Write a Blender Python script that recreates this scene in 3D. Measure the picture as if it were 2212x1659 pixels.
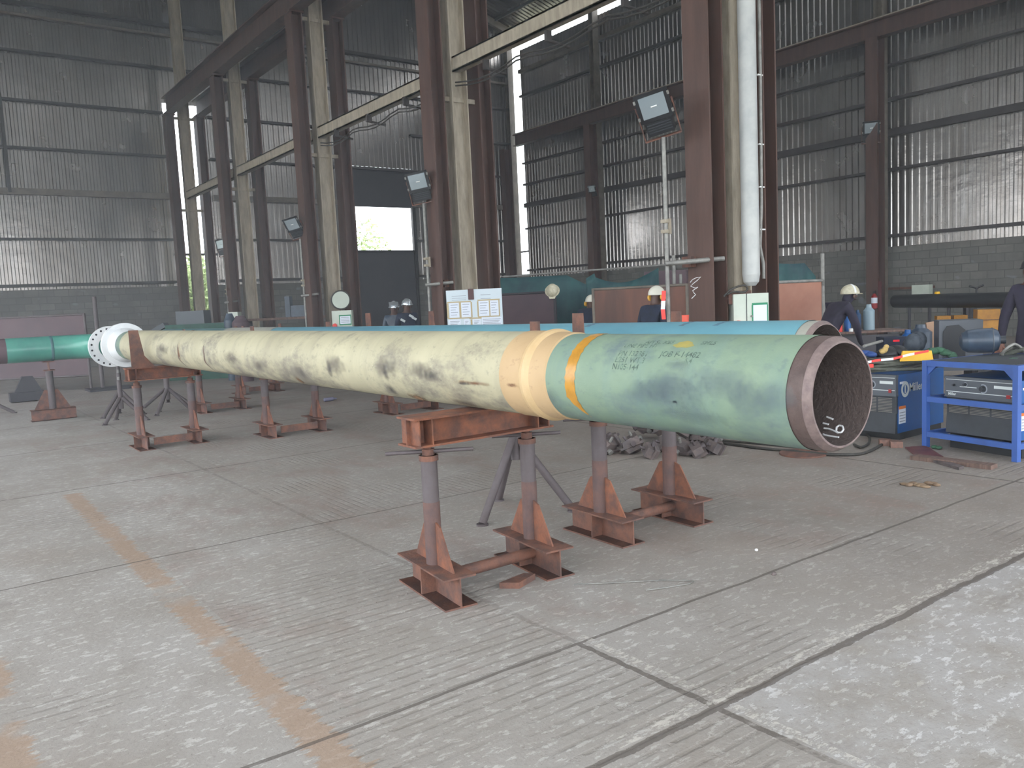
import bpy, bmesh, math, random
from mathutils import Vector, Matrix, Euler
random.seed(7)
for o in list(bpy.data.objects): bpy.data.objects.remove(o)
SC = bpy.context.scene; COL = SC.collection
V = Vector; PI = math.pi; R = math.radians

# ------------------------------------------------------------------ camera
FPX, CX, CY, H = 1783.0, 1106.0, 829.5, 1.6
YAW, PIT, ROL = .6295, .1005, -.048
CF = V((math.sin(YAW)*math.cos(PIT), math.cos(YAW)*math.cos(PIT), -math.sin(PIT)))
r0 = V((math.cos(YAW), -math.sin(YAW), 0)); u0 = r0.cross(CF)
CR = r0*math.cos(ROL) + u0*math.sin(ROL); CU = u0*math.cos(ROL) - r0*math.sin(ROL)
CP = V((0, 0, H))
cam = bpy.data.cameras.new('camera'); camo = bpy.data.objects.new('camera', cam); COL.objects.link(camo)
cam.sensor_width = 36; cam.lens = FPX/2212*36; cam.clip_end = 400; cam.clip_start = .05
m = Matrix((CR, CU, -CF)).transposed().to_4x4(); m.translation = CP; camo.matrix_world = m
SC.camera = camo

# ------------------------------------------------------------------ world, exposure
W = bpy.data.worlds.new('sky'); SC.world = W; W.use_nodes = True
bg = W.node_tree.nodes['Background']; bg.inputs[0].default_value = (.88, .94, 1.0, 1); bg.inputs[1].default_value = 5.0
SC.view_settings.view_transform = 'Standard'; SC.view_settings.look = 'None'
SC.view_settings.exposure = 0.15; SC.view_settings.gamma = 1; SC.view_settings.use_curve_mapping = False

# measured from the photograph: a sight line met with a real plane
def ray(x, y): return CF + CR*((x-CX)/FPX) - CU*((y-CY)/FPX)
def onZ(x, y, z=0.): d = ray(x, y); return CP + d*((z-H)/d.z)
def onX(x, y, v): d = ray(x, y); return CP + d*(v/d.x)
def onY(x, y, v): d = ray(x, y); return CP + d*(v/d.y)
def onD(x, y, w): return CP + ray(x, y)*w

# ------------------------------------------------------------------ materials
class NT:
    def __init__(s, name):
        s.m = bpy.data.materials.new(name); s.m.use_nodes = True; s.t = s.m.node_tree; s.N = s.t.nodes; s.L = s.t.links
        s.b = s.N['Principled BSDF']; s.tc = s.N.new('ShaderNodeTexCoord'); s.geo = None
    def link(s, a, b): s.L.new(a, b)
    def pos(s):
        if not s.geo: s.geo = s.N.new('ShaderNodeNewGeometry')
        return s.geo.outputs['Position']
    def noise(s, scale, detail=4, rough=.6, vec=None, sc=None):
        n = s.N.new('ShaderNodeTexNoise'); n.inputs['Scale'].default_value = scale; n.inputs['Detail'].default_value = detail; n.inputs['Roughness'].default_value = rough
        v = vec or s.tc.outputs['Object']
        if sc:
            mp = s.N.new('ShaderNodeMapping'); mp.inputs['Scale'].default_value = sc; s.link(v, mp.inputs[0]); v = mp.outputs[0]
        s.link(v, n.inputs['Vector']); return n.outputs['Fac']
    def ramp(s, fac, stops):
        r = s.N.new('ShaderNodeValToRGB'); e = r.color_ramp.elements
        while len(e) < len(stops): e.new(.5)
        for k, (p, c) in enumerate(stops):
            e[k].position = p; e[k].color = (*c, 1) if len(c) == 3 else c
        s.link(fac, r.inputs[0]); return r.outputs[0]
    def g(s, fac, a, b): return s.ramp(fac, [(a, (0,0,0)), (b, (1,1,1))])
    def mix(s, fac, a, b, mode='MIX'):
        n = s.N.new('ShaderNodeMix'); n.data_type = 'RGBA'; n.blend_type = mode
        for i, v in ((0, fac), (6, a), (7, b)):
            if isinstance(v, (int, float)): n.inputs[i].default_value = v
            elif isinstance(v, tuple): n.inputs[i].default_value = (*v, 1)
            else: s.link(v, n.inputs[i])
        return n.outputs[2]
    def math(s, op, a, b=None, c=None, clamp=False):
        n = s.N.new('ShaderNodeMath'); n.operation = op; n.use_clamp = clamp
        for i, v in enumerate((a, b, c)):
            if v is None: continue
            if isinstance(v, (int, float)): n.inputs[i].default_value = v
            else: s.link(v, n.inputs[i])
        return n.outputs[0]
    def sep(s, v):
        n = s.N.new('ShaderNodeSeparateXYZ'); s.link(v, n.inputs[0]); return n.outputs
    def bump(s, h, strength=.3, dist=.01):
        n = s.N.new('ShaderNodeBump'); n.inputs['Strength'].default_value = strength; n.inputs['Distance'].default_value = dist
        s.link(h, n.inputs['Height']); s.link(n.outputs[0], s.b.inputs['Normal'])
    def col(s, c):
        if isinstance(c, tuple): s.b.inputs['Base Color'].default_value = (*c, 1)
        else: s.link(c, s.b.inputs['Base Color'])
    def set(s, rough=.6, metal=0, spec=.5, **k):
        s.b.inputs['Roughness'].default_value = rough; s.b.inputs['Metallic'].default_value = metal
        s.b.inputs['Specular IOR Level'].default_value = spec
        return s
def lin(r, g, b):
    f = lambda c: (c/255/12.92) if c/255 <= .04045 else ((c/255+.055)/1.055)**2.4
    return (f(r), f(g), f(b))
def simple(name, c, c2=None, scale=6, lo=.35, hi=.65, rough=.6, metal=0, bump=0, bs=40, spec=.5, sc=None, world=False):
    n = NT(name); n.set(rough, metal, spec)
    vec = n.pos() if world else None
    if c2: n.col(n.mix(n.g(n.noise(scale, 5, .65, vec=vec, sc=sc), lo, hi), c, c2))
    else: n.col(c)
    if bump: n.bump(n.noise(bs, 4, vec=vec), bump, .01)
    return n.m
M = {}
M['rust'] = simple('rusted_steel', lin(124,84,68), lin(90,68,62), 9, .38, .62, .75, .1, .4, 60, world=True)
M['rust_beam'] = simple('orange_rusted_steel', lin(138,86,62), lin(98,68,58), 8, .38, .62, .75, .1, .4, 60, world=True)
M['post_brown'] = simple('brown_post_steel', lin(108,80,72), lin(88,70,68), 8, .38, .62, .65, .1, .3, 60, world=True)
M['primer'] = simple('grey_primed_steel', lin(98,90,92), lin(86,76,76), 8, .3, .7, .6, .2, .2, 60, world=True)
M['column'] = simple('red_oxide_column', lin(94,68,58), lin(74,54,47), 2, .3, .7, .55, 0, .1, 20, spec=.35, sc=(3,3,.4), world=True)
M['cream'] = simple('cream_painted_steel', lin(178,167,148), lin(140,129,112), 3, .35, .7, .6, 0, .15, 20, sc=(3,3,.7), world=True)
M['white_pipe'] = simple('white_plastic', lin(188,189,185), lin(160,163,162), 2, .4, .7, .45)
M['girt'] = simple('dark_girt_steel', lin(64,58,56), lin(52,46,44), 3, rough=.6, world=True)
M['girt_cream'] = simple('dusty_cream_steel', lin(124,114,102), lin(96,88,80), 3, rough=.6, world=True)
M['black'] = simple('black_paint', (.012,.012,.014), rough=.45)
M['dark'] = simple('dark_panel', lin(62,58,62), lin(52,50,56), 1, rough=.6, world=True)
M['grey'] = simple('grey_plastic', lin(84,88,94), rough=.5)
M['dgrey'] = simple('charcoal_plastic', lin(56,60,66), lin(48,50,54), 6, rough=.5)
M['blue'] = simple('blue_enamel', lin(12,84,150), lin(20,66,116), 4, .5, .9, .4)
M['blue_frame'] = simple('blue_painted_tube', lin(58,94,166), lin(58,76,120), 3, .5, .9, .45, world=True)
M['white'] = simple('white_paint', lin(228,228,226), rough=.5)
M['flange'] = simple('white_primed_flange', lin(218,220,220), lin(190,196,200), 3, .5, .8, .5)
M['paper'] = simple('white_paper', lin(220,226,236), rough=.8)
M['ink'] = simple('faded_ink', lin(74,88,80), lin(112,134,118), 60, .4, .6, .9)
M['ink_lt'] = simple('pale_marker', lin(150,156,164), rough=.9)
M['chalk'] = simple('white_chalk', lin(225,225,225), rough=.9)
M['tape_brown'] = simple('tan_tape', lin(184,166,128), rough=.6)
M['orange_band'] = simple('orange_brush_paint', lin(188,136,54), lin(164,116,42), 20, .4, .7, .3)
M['teal'] = simple('teal_epoxy_coating', lin(106,156,168), lin(84,130,146), 1.2, .35, .7, .45, sc=(1,.5,1), world=True)
M['teal_dk'] = simple('dark_teal_coating', lin(84,122,124), lin(66,100,104), 1.2, rough=.4, world=True)
M['tealgreen'] = simple('sea_green_coating', lin(86,158,140), lin(70,132,120), 1.5, rough=.28, world=True)
M['wrap_grey'] = simple('grey_wrap', lin(160,158,146), lin(140,140,132), 6, world=True)
M['steelbare'] = simple('bare_mill_steel', lin(98,82,77), lin(80,66,63), 14, .35, .65, .6, .15, .3, 80, world=True)
M['bevel'] = simple('ground_bevel_steel', lin(130,113,108), lin(108,92,90), 30, .35, .65, .55, .2, .2, 90, world=True)
M['bore'] = simple('rough_bore', lin(84,72,68), lin(112,96,90), 40, .55, .8, .8, 0, 1.0, 70, world=True)
M['green_tarp'] = simple('green_tarpaulin', lin(42,84,84), lin(30,62,68), 2, rough=.7, world=True)
M['booth'] = simple('rusty_sheet', lin(118,78,62), lin(84,60,52), 1.2, .35, .65, .65, world=True, sc=(1.5,1.5,.3))
M['booth_red'] = simple('maroon_sheet', lin(96,76,80), lin(80,64,70), 1, rough=.7, world=True)
M['booth_or'] = simple('orange_brown_sheet', lin(168,118,96), lin(150,98,78), 2, .35, .7, .6, world=True)
M['galv_tube'] = simple('galvanised_tube', lin(150,148,142), lin(116,114,110), 9, rough=.5, metal=.3)
M['cabinet'] = simple('cream_cabinet_enamel', lin(196,204,190), lin(180,188,174), 2, rough=.4)
M['green_tape'] = simple('green_tape', lin(30,130,90), rough=.5)
M['red'] = simple('red_enamel', lin(150,34,36), rough=.4)
M['red_lamp'] = simple('bright_red', lin(220,60,50), rough=.5)
M['yellow'] = simple('yellow_plastic', lin(226,176,30), rough=.5)
M['ygold'] = simple('ochre_plastic', lin(190,132,32), lin(160,108,30), 5, rough=.5)
M['navy'] = simple('navy_cloth', lin(38,46,66), lin(28,34,50), 12, rough=.85)
M['indigo'] = simple('dark_indigo_cloth', lin(44,38,56), lin(34,30,44), 12, rough=.85)
M['skin'] = simple('skin', lin(84,58,46), rough=.5)
M['hair'] = simple('helmet_shell', lin(226,222,206), rough=.35)
M['helmet_dirty'] = simple('dusty_helmet_shell', lin(206,200,176), lin(180,172,146), 20, rough=.4)
M['visor'] = simple('silver_visor', lin(190,196,200), rough=.15, metal=.6)
M['hivis'] = simple('reflective_strip', lin(206,212,210), rough=.4)
M['rubber'] = simple('black_cable_rubber', lin(46,44,42), lin(66,62,56), 20, rough=.6)
M['rope'] = simple('grey_green_hose', lin(96,98,88), lin(74,76,66), 20, rough=.7)
M['greencloth'] = simple('green_rag', lin(62,104,78), lin(46,70,56), 14, rough=.85)
M['darkblue'] = simple('dark_slate_plastic', lin(62,76,92), lin(46,56,70), 6, rough=.35)
M['jug'] = simple('translucent_blue_plastic', lin(128,148,158), rough=.25)
M['card'] = simple('cardboard', lin(168,136,112), rough=.85)
M['wood'] = simple('weathered_wood', lin(124,100,90), lin(92,74,66), 6, rough=.85, sc=(1,8,1))
M['glass'] = simple('lamp_glass', lin(176,188,194), rough=.12, metal=.5)
M['scrap'] = simple('dull_scrap_steel', lin(118,104,100), lin(84,78,78), 9, rough=.6, metal=.2, bump=.3, world=True)
M['leaf'] = simple('overexposed_leaves', (.26,.36,.14), (.42,.50,.22), 3, rough=.7)  # leaf tones lightened so the foliage looks washed out by daylight
M['bark'] = simple('bark', (.10,.07,.05), rough=.9)
M['whiteboard'] = simple('white_board', lin(200,212,218), rough=.4)
M['vent'] = simple('vent_louvre', lin(134,128,120), rough=.6)

# galvanised cladding: dull zinc with dents and grime streaks
def clad():
    n = NT('galvanised_cladding'); n.set(.3, .80)
    p = n.pos()
    a = n.g(n.noise(.35, 5, .7, vec=p, sc=(1,1,.6)), .35, .68)
    b = n.g(n.noise(5, 3, .6, vec=p, sc=(1,1,.06)), .35, .75)
    c = n.mix(a, (.40,.385,.37), (.21,.195,.18)); c = n.mix(b, c, (.28,.25,.225)); n.col(c)
    r = n.math('MULTIPLY_ADD', n.noise(1.1, 4, vec=p), .30, .08); n.link(r, n.b.inputs['Roughness'])
    n.bump(n.noise(2.4, 3, .55, vec=p, sc=(1,1,2.2)), .16, .04)
    return n.m
M['clad'] = clad()
def blockm():
    n = NT('concrete_blockwork'); n.set(.9)
    p = n.sep(n.pos()); w = n.math('ADD', p[0], p[1])
    cb = n.N.new('ShaderNodeCombineXYZ'); n.link(w, cb.inputs[0]); n.link(p[2], cb.inputs[1])
    br = n.N.new('ShaderNodeTexBrick'); n.link(cb.outputs[0], br.inputs['Vector'])
    for k, v in (('Scale', 1), ('Brick Width', .45), ('Row Height', .225), ('Mortar Size', .012), ('Mortar Smooth', .4), ('Bias', 0)): br.inputs[k].default_value = v
    br.inputs['Color1'].default_value = (*lin(124,121,115), 1); br.inputs['Color2'].default_value = (*lin(104,102,98), 1); br.inputs['Mortar'].default_value = (*lin(92,90,86), 1)
    s = n.g(n.noise(.8, 5, .7, vec=n.pos()), .4, .7)
    c = n.mix(s, br.outputs[0], lin(98,96,92))
    s2 = n.g(n.noise(1.7, 2, .4, vec=n.pos(), sc=(1,1,2)), .66, .72); c = n.mix(n.math('MULTIPLY', s2, .5), c, lin(140,146,152))
    n.col(c)
    h = n.math('SUBTRACT', n.math('MULTIPLY', n.noise(25, 4, vec=n.pos()), .25), br.outputs['Fac']); n.bump(h, .5, .02)
    return n.m
M['block'] = blockm()

def floorm():
    n = NT('worn_workshop_concrete'); n.set(.78, spec=.3)
    P = n.pos(); s = n.sep(P); x, y = s[0], s[1]
    N = lambda sc, d=5, r=.65, v=None: n.noise(sc, d, r, vec=P, sc=v)
    mul = lambda a, b: n.math('MULTIPLY', a, b)
    sub = lambda a, b: n.math('SUBTRACT', a, b)
    gt = lambda a, b: n.math('GREATER_THAN', a, b)
    lt = lambda a, b: n.math('LESS_THAN', a, b)
    wob = mul(sub(N(1.3), .5), .12)
    xw = n.math('ADD', x, wob); yw = n.math('ADD', y, wob)
    light, mid = lin(186,182,177), lin(166,160,153)
    c = n.mix(n.g(N(.9, 6), .40, .60), light, mid)
    c = n.mix(mul(n.g(N(3.5, 6, .7), .56, .70), .45), c, lin(146,138,130))
    fresh = mul(gt(xw, 2.40), lt(yw, 2.02))
    # brown grey dust trodden in right of and beyond the stands
    d = n.math('ADD', mul(sub(n.math('ADD', x, mul(y, .10)), 2.3), .28), mul(sub(N(.8), .5), 1.5), clamp=True)
    c = n.mix(mul(d, .75), c, n.mix(n.g(N(2.2, 6, .7), .4, .62), lin(150,140,132), lin(132,120,112)))
    rr = mul(mul(n.g(N(.9, 5, .7, (1.4,.8,1)), .50, .66), gt(x, 1.2)), gt(y, 2.9)); c = n.mix(mul(rr, .5), c, lin(142,112,102))
    c = n.mix(mul(fresh, .9), c, n.mix(n.g(N(3.2, 6, .72), .42, .62), lin(196,194,192), lin(172,166,158)))
    # broken surface: pale and dark scabs
    f = N(17, 6, .72, (.7,1.5,1)); 
    c = n.mix(mul(mul(n.g(f, .55, .68), .5), n.g(N(1.1, 4), .36, .6)), c, lin(206,203,198))
    c = n.mix(mul(n.g(f, .43, .33), .5), c, lin(124,116,108))
    c = n.mix(mul(n.g(N(55, 3, .6), .62, .72), .5), c, lin(108,98,92))
    c = n.mix(mul(n.g(N(1.9, 5, .75, (.7,1.5,1)), .58, .72), .5), c, lin(126,118,112))
    c = n.mix(mul(n.g(N(.55, 6, .7, (1,.8,1)), .53, .66), .4), c, lin(150,138,128))
    # ochre stain strips along the bay, ragged where they cross the tooling
    ragged = mul(sub(N(5, 6, .8, (.4,3.2,1)), .5), .30)
    sd = n.math('ABSOLUTE', n.math('ADD', sub(x, 1.10), ragged))
    st = mul(mul(lt(sd, .07), lt(y, 8.6)), n.g(N(1.5, 3), .30, .40))
    sd2 = n.math('ABSOLUTE', n.math('ADD', sub(x, .16), ragged)); st2 = mul(lt(sd2, .07), n.g(N(1.1, 3), .46, .52))
    c = n.mix(mul(n.math('MAXIMUM', st, st2), .68), c, lin(156,130,108))
    def joint(coord, at, w): return lt(n.math('ABSOLUTE', sub(coord, at)), w)
    xs = n.math('ADD', x, mul(wob, .35)); ys = n.math('ADD', y, mul(wob, .4))
    J = [joint(ys, a, w) for a, w in ((2.84, .011), (5.80, .010), (8.8, .012), (11.8, .014), (14.8, .016), (17.8, .016))]
    J += [joint(xs, a, .014) for a in (-1.2, 6.9, 10.4)]
    J += [mul(mul(joint(n.math('ADD', xs, mul(sub(N(9), .5), .04)), 2.38, .016), n.g(N(2.3), .36, .5)), n.math('MULTIPLY_ADD', lt(y, 2.84), .6, .4))]
    J += [mul(joint(n.math('ADD', ys, mul(sub(N(9), .5), .05)), 2.03, .02), gt(x, 1.7))]
    j = J[0]
    for q in J[1:]: j = n.math('MAXIMUM', j, q)
    c = n.mix(mul(j, .72), c, lin(84,76,70))
    rim = n.math('MAXIMUM', mul(joint(ys, 2.09, .03), mul(gt(x, 1.9), n.g(f, .5, .56))), mul(mul(joint(xs, 2.44, .025), lt(y, 2.9)), n.g(f, .5, .56)))
    c = n.mix(mul(rim, .5), c, lin(212,206,196))
    # tined grooves, only where the finish kept them
    def wave(co, k): return n.math('SINE', mul(n.math('ADD', co, mul(wob, .25)), k))
    far = mul(gt(y, 5.8), gt(x, 2.38))
    wv = n.mix(far, wave(y, 2*PI/.075), wave(x, 2*PI/.06))
    near = mul(mul(gt(x, 1.15), lt(x, 2.36)), lt(y, 4.6))
    wm = n.math('MAXIMUM', mul(near, n.g(N(1.6, 3), .34, .52)), mul(n.g(N(.75, 3, .5), .52, .62), sub(1, fresh)))
    wg = mul(mul(n.g(wv, .35, .95), wm), n.g(N(14, 4), .36, .5))
    c = n.mix(mul(wg, .38), c, lin(120,112,104)); n.col(c)
    h = n.math('ADD', mul(N(38, 5, .7), .7), mul(f, .9)); h = sub(h, mul(wg, .8)); h = sub(h, mul(j, 1.8))
    n.bump(h, .6, .008)
    return n.m
M['floor'] = floorm()

def pipe_coat(name, base, alt, dirt, dirt2, lo, hi, amt):
    """coating with scuffs drawn round the barrel and blotches of handling dirt low on the side"""
    n = NT(name); n.set(.62, spec=.4); P = n.pos(); s = n.sep(P)
    c = n.mix(n.g(n.noise(1.6, 5, .6, vec=P), .35, .65), base, alt)
    ring = n.g(n.noise(4.0, 4, .6, vec=P, sc=(.22,1.5,.22)), .50, .68)
    c = n.mix(n.math('MULTIPLY', ring, .45), c, dirt2)
    blot = n.math('ADD', n.noise(2.2, 6, .72, vec=P, sc=(1,.8,1.6)), n.math('MULTIPLY', n.math('SUBTRACT', 1.26, s[2]), .28))
    c = n.mix(n.math('MULTIPLY', n.g(blot, lo, hi), amt), c, dirt)
    sc = n.g(n.noise(12, 4, .7, vec=P, sc=(.5,1.2,2.2)), .60, .68)
    c = n.mix(n.math('MULTIPLY', sc, .35), c, dirt)
    n.col(c); n.bump(n.noise(28, 5, .7, vec=P), .18, .01)
    return n.m
M['yellow_coat'] = pipe_coat('cream_yellow_coating', lin(184,177,148), lin(167,160,134), lin(104,98,94), lin(150,142,122), .50, .66, .72)
M['green_coat'] = pipe_coat('sage_green_coating', lin(132,150,126), lin(110,131,115), lin(92,106,112), lin(108,132,128), .46, .62, .75)
M['joint_wrap'] = pipe_coat('tan_joint_wrap', lin(192,163,124), lin(175,147,110), lin(150,122,94), lin(176,150,108), .58, .72, .6)
M['ridge'] = simple('pale_orange_ridge', lin(202,174,132), lin(190,160,116), 6, world=True)

# ------------------------------------------------------------------ geometry helpers
ORG = {}
class MB:
    def __init__(s, T=None): s.v = []; s.f = []; s.sm = []; s.T = T or Matrix()
    def add(s, vs, fs, smooth=False):
        k = len(s.v); s.v += [s.T @ V(p) for p in vs]; s.f += [[i+k for i in f] for f in fs]; s.sm += [smooth]*len(fs); return s
    def box(s, a, b):
        x0, y0, z0 = a; x1, y1, z1 = b
        if x0 > x1: x0, x1 = x1, x0
        if y0 > y1: y0, y1 = y1, y0
        if z0 > z1: z0, z1 = z1, z0
        vs = [(x0,y0,z0),(x1,y0,z0),(x1,y1,z0),(x0,y1,z0),(x0,y0,z1),(x1,y0,z1),(x1,y1,z1),(x0,y1,z1)]
        return s.add(vs, [(3,2,1,0),(4,5,6,7),(0,1,5,4),(1,2,6,5),(2,3,7,6),(3,0,4,7)])
    def cbox(s, c, d): return s.box([c[i]-d[i]/2 for i in range(3)], [c[i]+d[i]/2 for i in range(3)])
    def obox(s, c, ax, d):
        """oriented box: centre, three axes, three sizes"""
        c = V(c); A = [V(a).normalized()*(d[i]/2) for i, a in enumerate(ax)]
        vs = [c + A[0]*i + A[1]*j + A[2]*k for k in (-1,1) for i, j in ((-1,-1),(1,-1),(1,1),(-1,1))]
        return s.add(vs, [(3,2,1,0),(4,5,6,7),(0,1,5,4),(1,2,6,5),(2,3,7,6),(3,0,4,7)])
    def cyl(s, p0, p1, r, seg=16, r1=None, caps=True):
        return s.lathe(p0, p1, [(0, r), (1, r if r1 is None else r1)], seg, caps)
    def lathe(s, p0, p1, prof, seg=24, caps=True, crisp=True):
        """prof: (t along axis 0..1, radius)"""
        p0, p1 = V(p0), V(p1); d = (p1-p0); z = d.normalized(); a = z.orthogonal().normalized(); b = z.cross(a)
        rings = [[p0 + d*t + (a*math.cos(2*PI*i/seg) + b*math.sin(2*PI*i/seg))*r for i in range(seg)] for t, r in prof]
        for q in range(len(rings)-1):
            s.add(rings[q]+rings[q+1], [(i, (i+1) % seg, seg+(i+1) % seg, seg+i) for i in range(seg)], True)
        if caps:
            if prof[0][1] > 1e-5: s.add(rings[0], [list(range(seg))[::-1]])
            if prof[-1][1] > 1e-5: s.add(rings[-1], [list(range(seg))])
        return s
    def tube(s, pts, r, seg=8):
        pts = [V(p) for p in pts]; n = len(pts); rings = []; prev = None
        for i, p in enumerate(pts):
            t = (pts[min(i+1, n-1)] - pts[max(i-1, 0)]).normalized()
            a = t.orthogonal().normalized() if prev is None else (prev - t*prev.dot(t)).normalized()
            prev = a; b = t.cross(a); rr = r[i] if isinstance(r, (list, tuple)) else r
            rings.append([p + (a*math.cos(2*PI*k/seg) + b*math.sin(2*PI*k/seg))*rr for k in range(seg)])
        vs = [q for g in rings for q in g]
        fs = [(i*seg+k, i*seg+(k+1) % seg, (i+1)*seg+(k+1) % seg, (i+1)*seg+k) for i in range(n-1) for k in range(seg)]
        s.add(vs, fs, True); s.add(rings[0], [list(range(seg))[::-1]]); s.add(rings[-1], [list(range(seg))]); return s
    def prism(s, pts, h):
        """flat polygon pushed along vector h"""
        pts = [V(p) for p in pts]; h = V(h); n = len(pts)
        return s.add(pts + [p+h for p in pts], [list(range(n))[::-1], [n+i for i in range(n)]] + [(i, (i+1) % n, n+(i+1) % n, n+i) for i in range(n)])
    def sphere(s, c, r, seg=16, ring=10, z0=-1, z1=1):
        c = V(c); r = V(r) if not isinstance(r, (int, float)) else V((r, r, r))
        a0, a1 = math.asin(z0), math.asin(z1); vs = []
        for j in range(ring+1):
            a = a0+(a1-a0)*j/ring
            for i in range(seg):
                t = 2*PI*i/seg; vs.append(c + V((r.x*math.cos(a)*math.cos(t), r.y*math.cos(a)*math.sin(t), r.z*math.sin(a))))
        return s.add(vs, [(j*seg+i, j*seg+(i+1) % seg, (j+1)*seg+(i+1) % seg, (j+1)*seg+i) for j in range(ring) for i in range(seg)], True)
    def build(s, name, mt, parent=None, **tg):
        me = bpy.data.meshes.new(name); off = ORG.get(parent.name, V()) if parent else tg.pop('org', None)
        if off is None:
            zs = min(p.z for p in s.v); cx = (min(p.x for p in s.v)+max(p.x for p in s.v))/2; cy = (min(p.y for p in s.v)+max(p.y for p in s.v))/2
            off = V((cx, cy, zs))
        me.from_pydata([p-off for p in s.v], [], s.f); me.polygons.foreach_set('use_smooth', s.sm)
        me.materials.append(M[mt] if isinstance(mt, str) else mt); me.validate(); me.update()
        o = bpy.data.objects.new(name, me); COL.objects.link(o)
        if parent: o.parent = parent; ORG[o.name] = off
        else: o.location = off; ORG[o.name] = off
        for k, v in tg.items(): o[k] = v
        return o
def thing(name, label, cat, loc, group=None):
    o = bpy.data.objects.new(name, None); COL.objects.link(o); o.location = loc; o.empty_display_size = .1
    ORG[o.name] = V(loc); o['label'] = label; o['category'] = cat
    if group: o['group'] = group
    return o
def dup(root, loc, label=None, rotz=0, group=None):
    r = root.copy(); COL.objects.link(r); r.location = loc; r.rotation_euler = (0, 0, rotz)
    if label: r['label'] = label
    if group: r['group'] = group
    for ch in list(root.children):
        c = ch.copy(); COL.objects.link(c); c.parent = r
        for g in list(ch.children):
            d = g.copy(); COL.objects.link(d); d.parent = c
    return r
def hsec(mb, axis, p0, L, w, h, tf=.014, tw=.010):
    """H-section running along axis from p0 (centre of bottom flange face start); w across, h high"""
    x, y, z = p0
    if axis == 'x':
        mb.box((x, y-w/2, z), (x+L, y+w/2, z+tf)); mb.box((x, y-w/2, z+h-tf), (x+L, y+w/2, z+h)); mb.box((x, y-tw/2, z+tf), (x+L, y+tw/2, z+h-tf))
    else:
        mb.box((x-w/2, y, z), (x+w/2, y+L, z+tf)); mb.box((x-w/2, y, z+h-tf), (x+w/2, y+L, z+h)); mb.box((x-tw/2, y, z+tf), (x+tw/2, y+L, z+h-tf))
    return mb
def vcol(mb, x, y, z0, z1, dx, dy, tf=.025, tw=.016, web='x'):
    """vertical H column: web='x' puts the flanges square to x"""
    if web == 'x':
        mb.box((x-dx/2, y-dy/2, z0), (x-dx/2+tf, y+dy/2, z1)); mb.box((x+dx/2-tf, y-dy/2, z0), (x+dx/2, y+dy/2, z1)); mb.box((x-dx/2+tf, y-tw/2, z0), (x+dx/2-tf, y+tw/2, z1))
    else:
        mb.box((x-dx/2, y-dy/2, z0), (x+dx/2, y-dy/2+tf, z1)); mb.box((x-dx/2, y+dy/2-tf, z0), (x+dx/2, y+dy/2, z1)); mb.box((x-tw/2, y-dy/2+tf, z0), (x+tw/2, y+dy/2-tf, z1))
    return mb
def text_mesh(txt, size, bold=0.):
    cu = bpy.data.curves.new('t', 'FONT'); cu.body = txt; cu.size = size; cu.offset = bold; cu.resolution_u = 2
    o = bpy.data.objects.new('t', cu); COL.objects.link(o); bpy.context.view_layer.update()
    me = bpy.data.meshes.new_from_object(o.evaluated_get(bpy.context.evaluated_depsgraph_get()))
    vs = [v.co.copy() for v in me.vertices]; fs = [list(p.vertices) for p in me.polygons]
    bpy.data.objects.remove(o); bpy.data.curves.remove(cu); bpy.data.meshes.remove(me)
    return vs, fs
def flat_text(txt, size, o, right, up, name, mt, parent, bold=0., depth=.0015):
    vs, fs = text_mesh(txt, size, bold); right, up = V(right).normalized(), V(up).normalized(); nn = right.cross(up)
    mb = MB(); mb.add([V(o) + right*p.x + up*p.y + nn*depth for p in vs], fs); return mb.build(name, mt, parent)

# ================================================================== SETTING
YB, XR = 31.8, 24.0
def roofz(x):
    c = 16.2 if x > 8.4 else .6
    return 13.9 + (1-min(1, abs(x-c)/7.8))*2.5
fl = MB(); fl.box((-9, -9, -.15), (24.2, 32, 0)); fl.build('floor', 'floor', kind='structure')
MB().box((-120, -80, -.35), (150, 160, -.16)).build('trim_1', simple('outside_ground', lin(120,116,100), lin(90,96,70), .2), kind='structure')

def corr(mb, axis, at, a0, a1, z0, ztop, pitch=.21, dep=.032, sgn=-1, n0=0):
    """trapezoid-ribbed sheeting; sgn = side the ribs stand out to"""
    prof = [(0, 0), (.38, 0), (.50, 1), (.88, 1)]
    k = 0; pts = []
    while True:
        done = False
        for t, h in prof:
            a = a0+(k+t)*pitch
            if a >= a1: done = True; break
            pts.append((a, h))
        if done: break
        k += 1
    pts.append((a1, 0)); vs = []
    for a, h in pts:
        o = at+sgn*dep*h; zt = ztop(a) if callable(ztop) else ztop
        if axis == 'x': vs += [(a, o, z0), (a, o, zt)]
        else: vs += [(o, a, z0), (o, a, zt)]
    mb.add(vs, [(2*i, 2*i+2, 2*i+3, 2*i+1) for i in range(len(pts)-1)])
wb = MB()
rz = lambda x: roofz(x)-.02
corr(wb, 'x', YB, -8.2, 8.22, 2.72, rz); corr(wb, 'x', YB, 8.22, 8.74, 9.25, rz); corr(wb, 'x', YB, 8.92, 9.45, 9.25, rz)
corr(wb, 'x', YB, 9.45, 15.42, 2.72, rz); corr(wb, 'x', YB, 15.42, 18.3, 7.45, rz); corr(wb, 'x', YB, 18.3, 23.78, 2.72, rz)
wb.box((8.74, YB, 12.9), (8.92, YB+.02, 14))
wall_back = wb.build('wall_back', 'clad', kind='structure')
bb = MB(); bb.box((-8.2, YB+.01, 0), (8.25, YB+.2, 2.74)); bb.box((9.45, YB+.01, 0), (15.42, YB+.2, 2.74)); bb.box((18.3, YB+.01, 0), (24.2, YB+.2, 2.74)); bb.box((8.25, YB+.01, 0), (9.75, YB+.2, .95))
bb.build('blockwork', 'block', wall_back)
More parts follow.
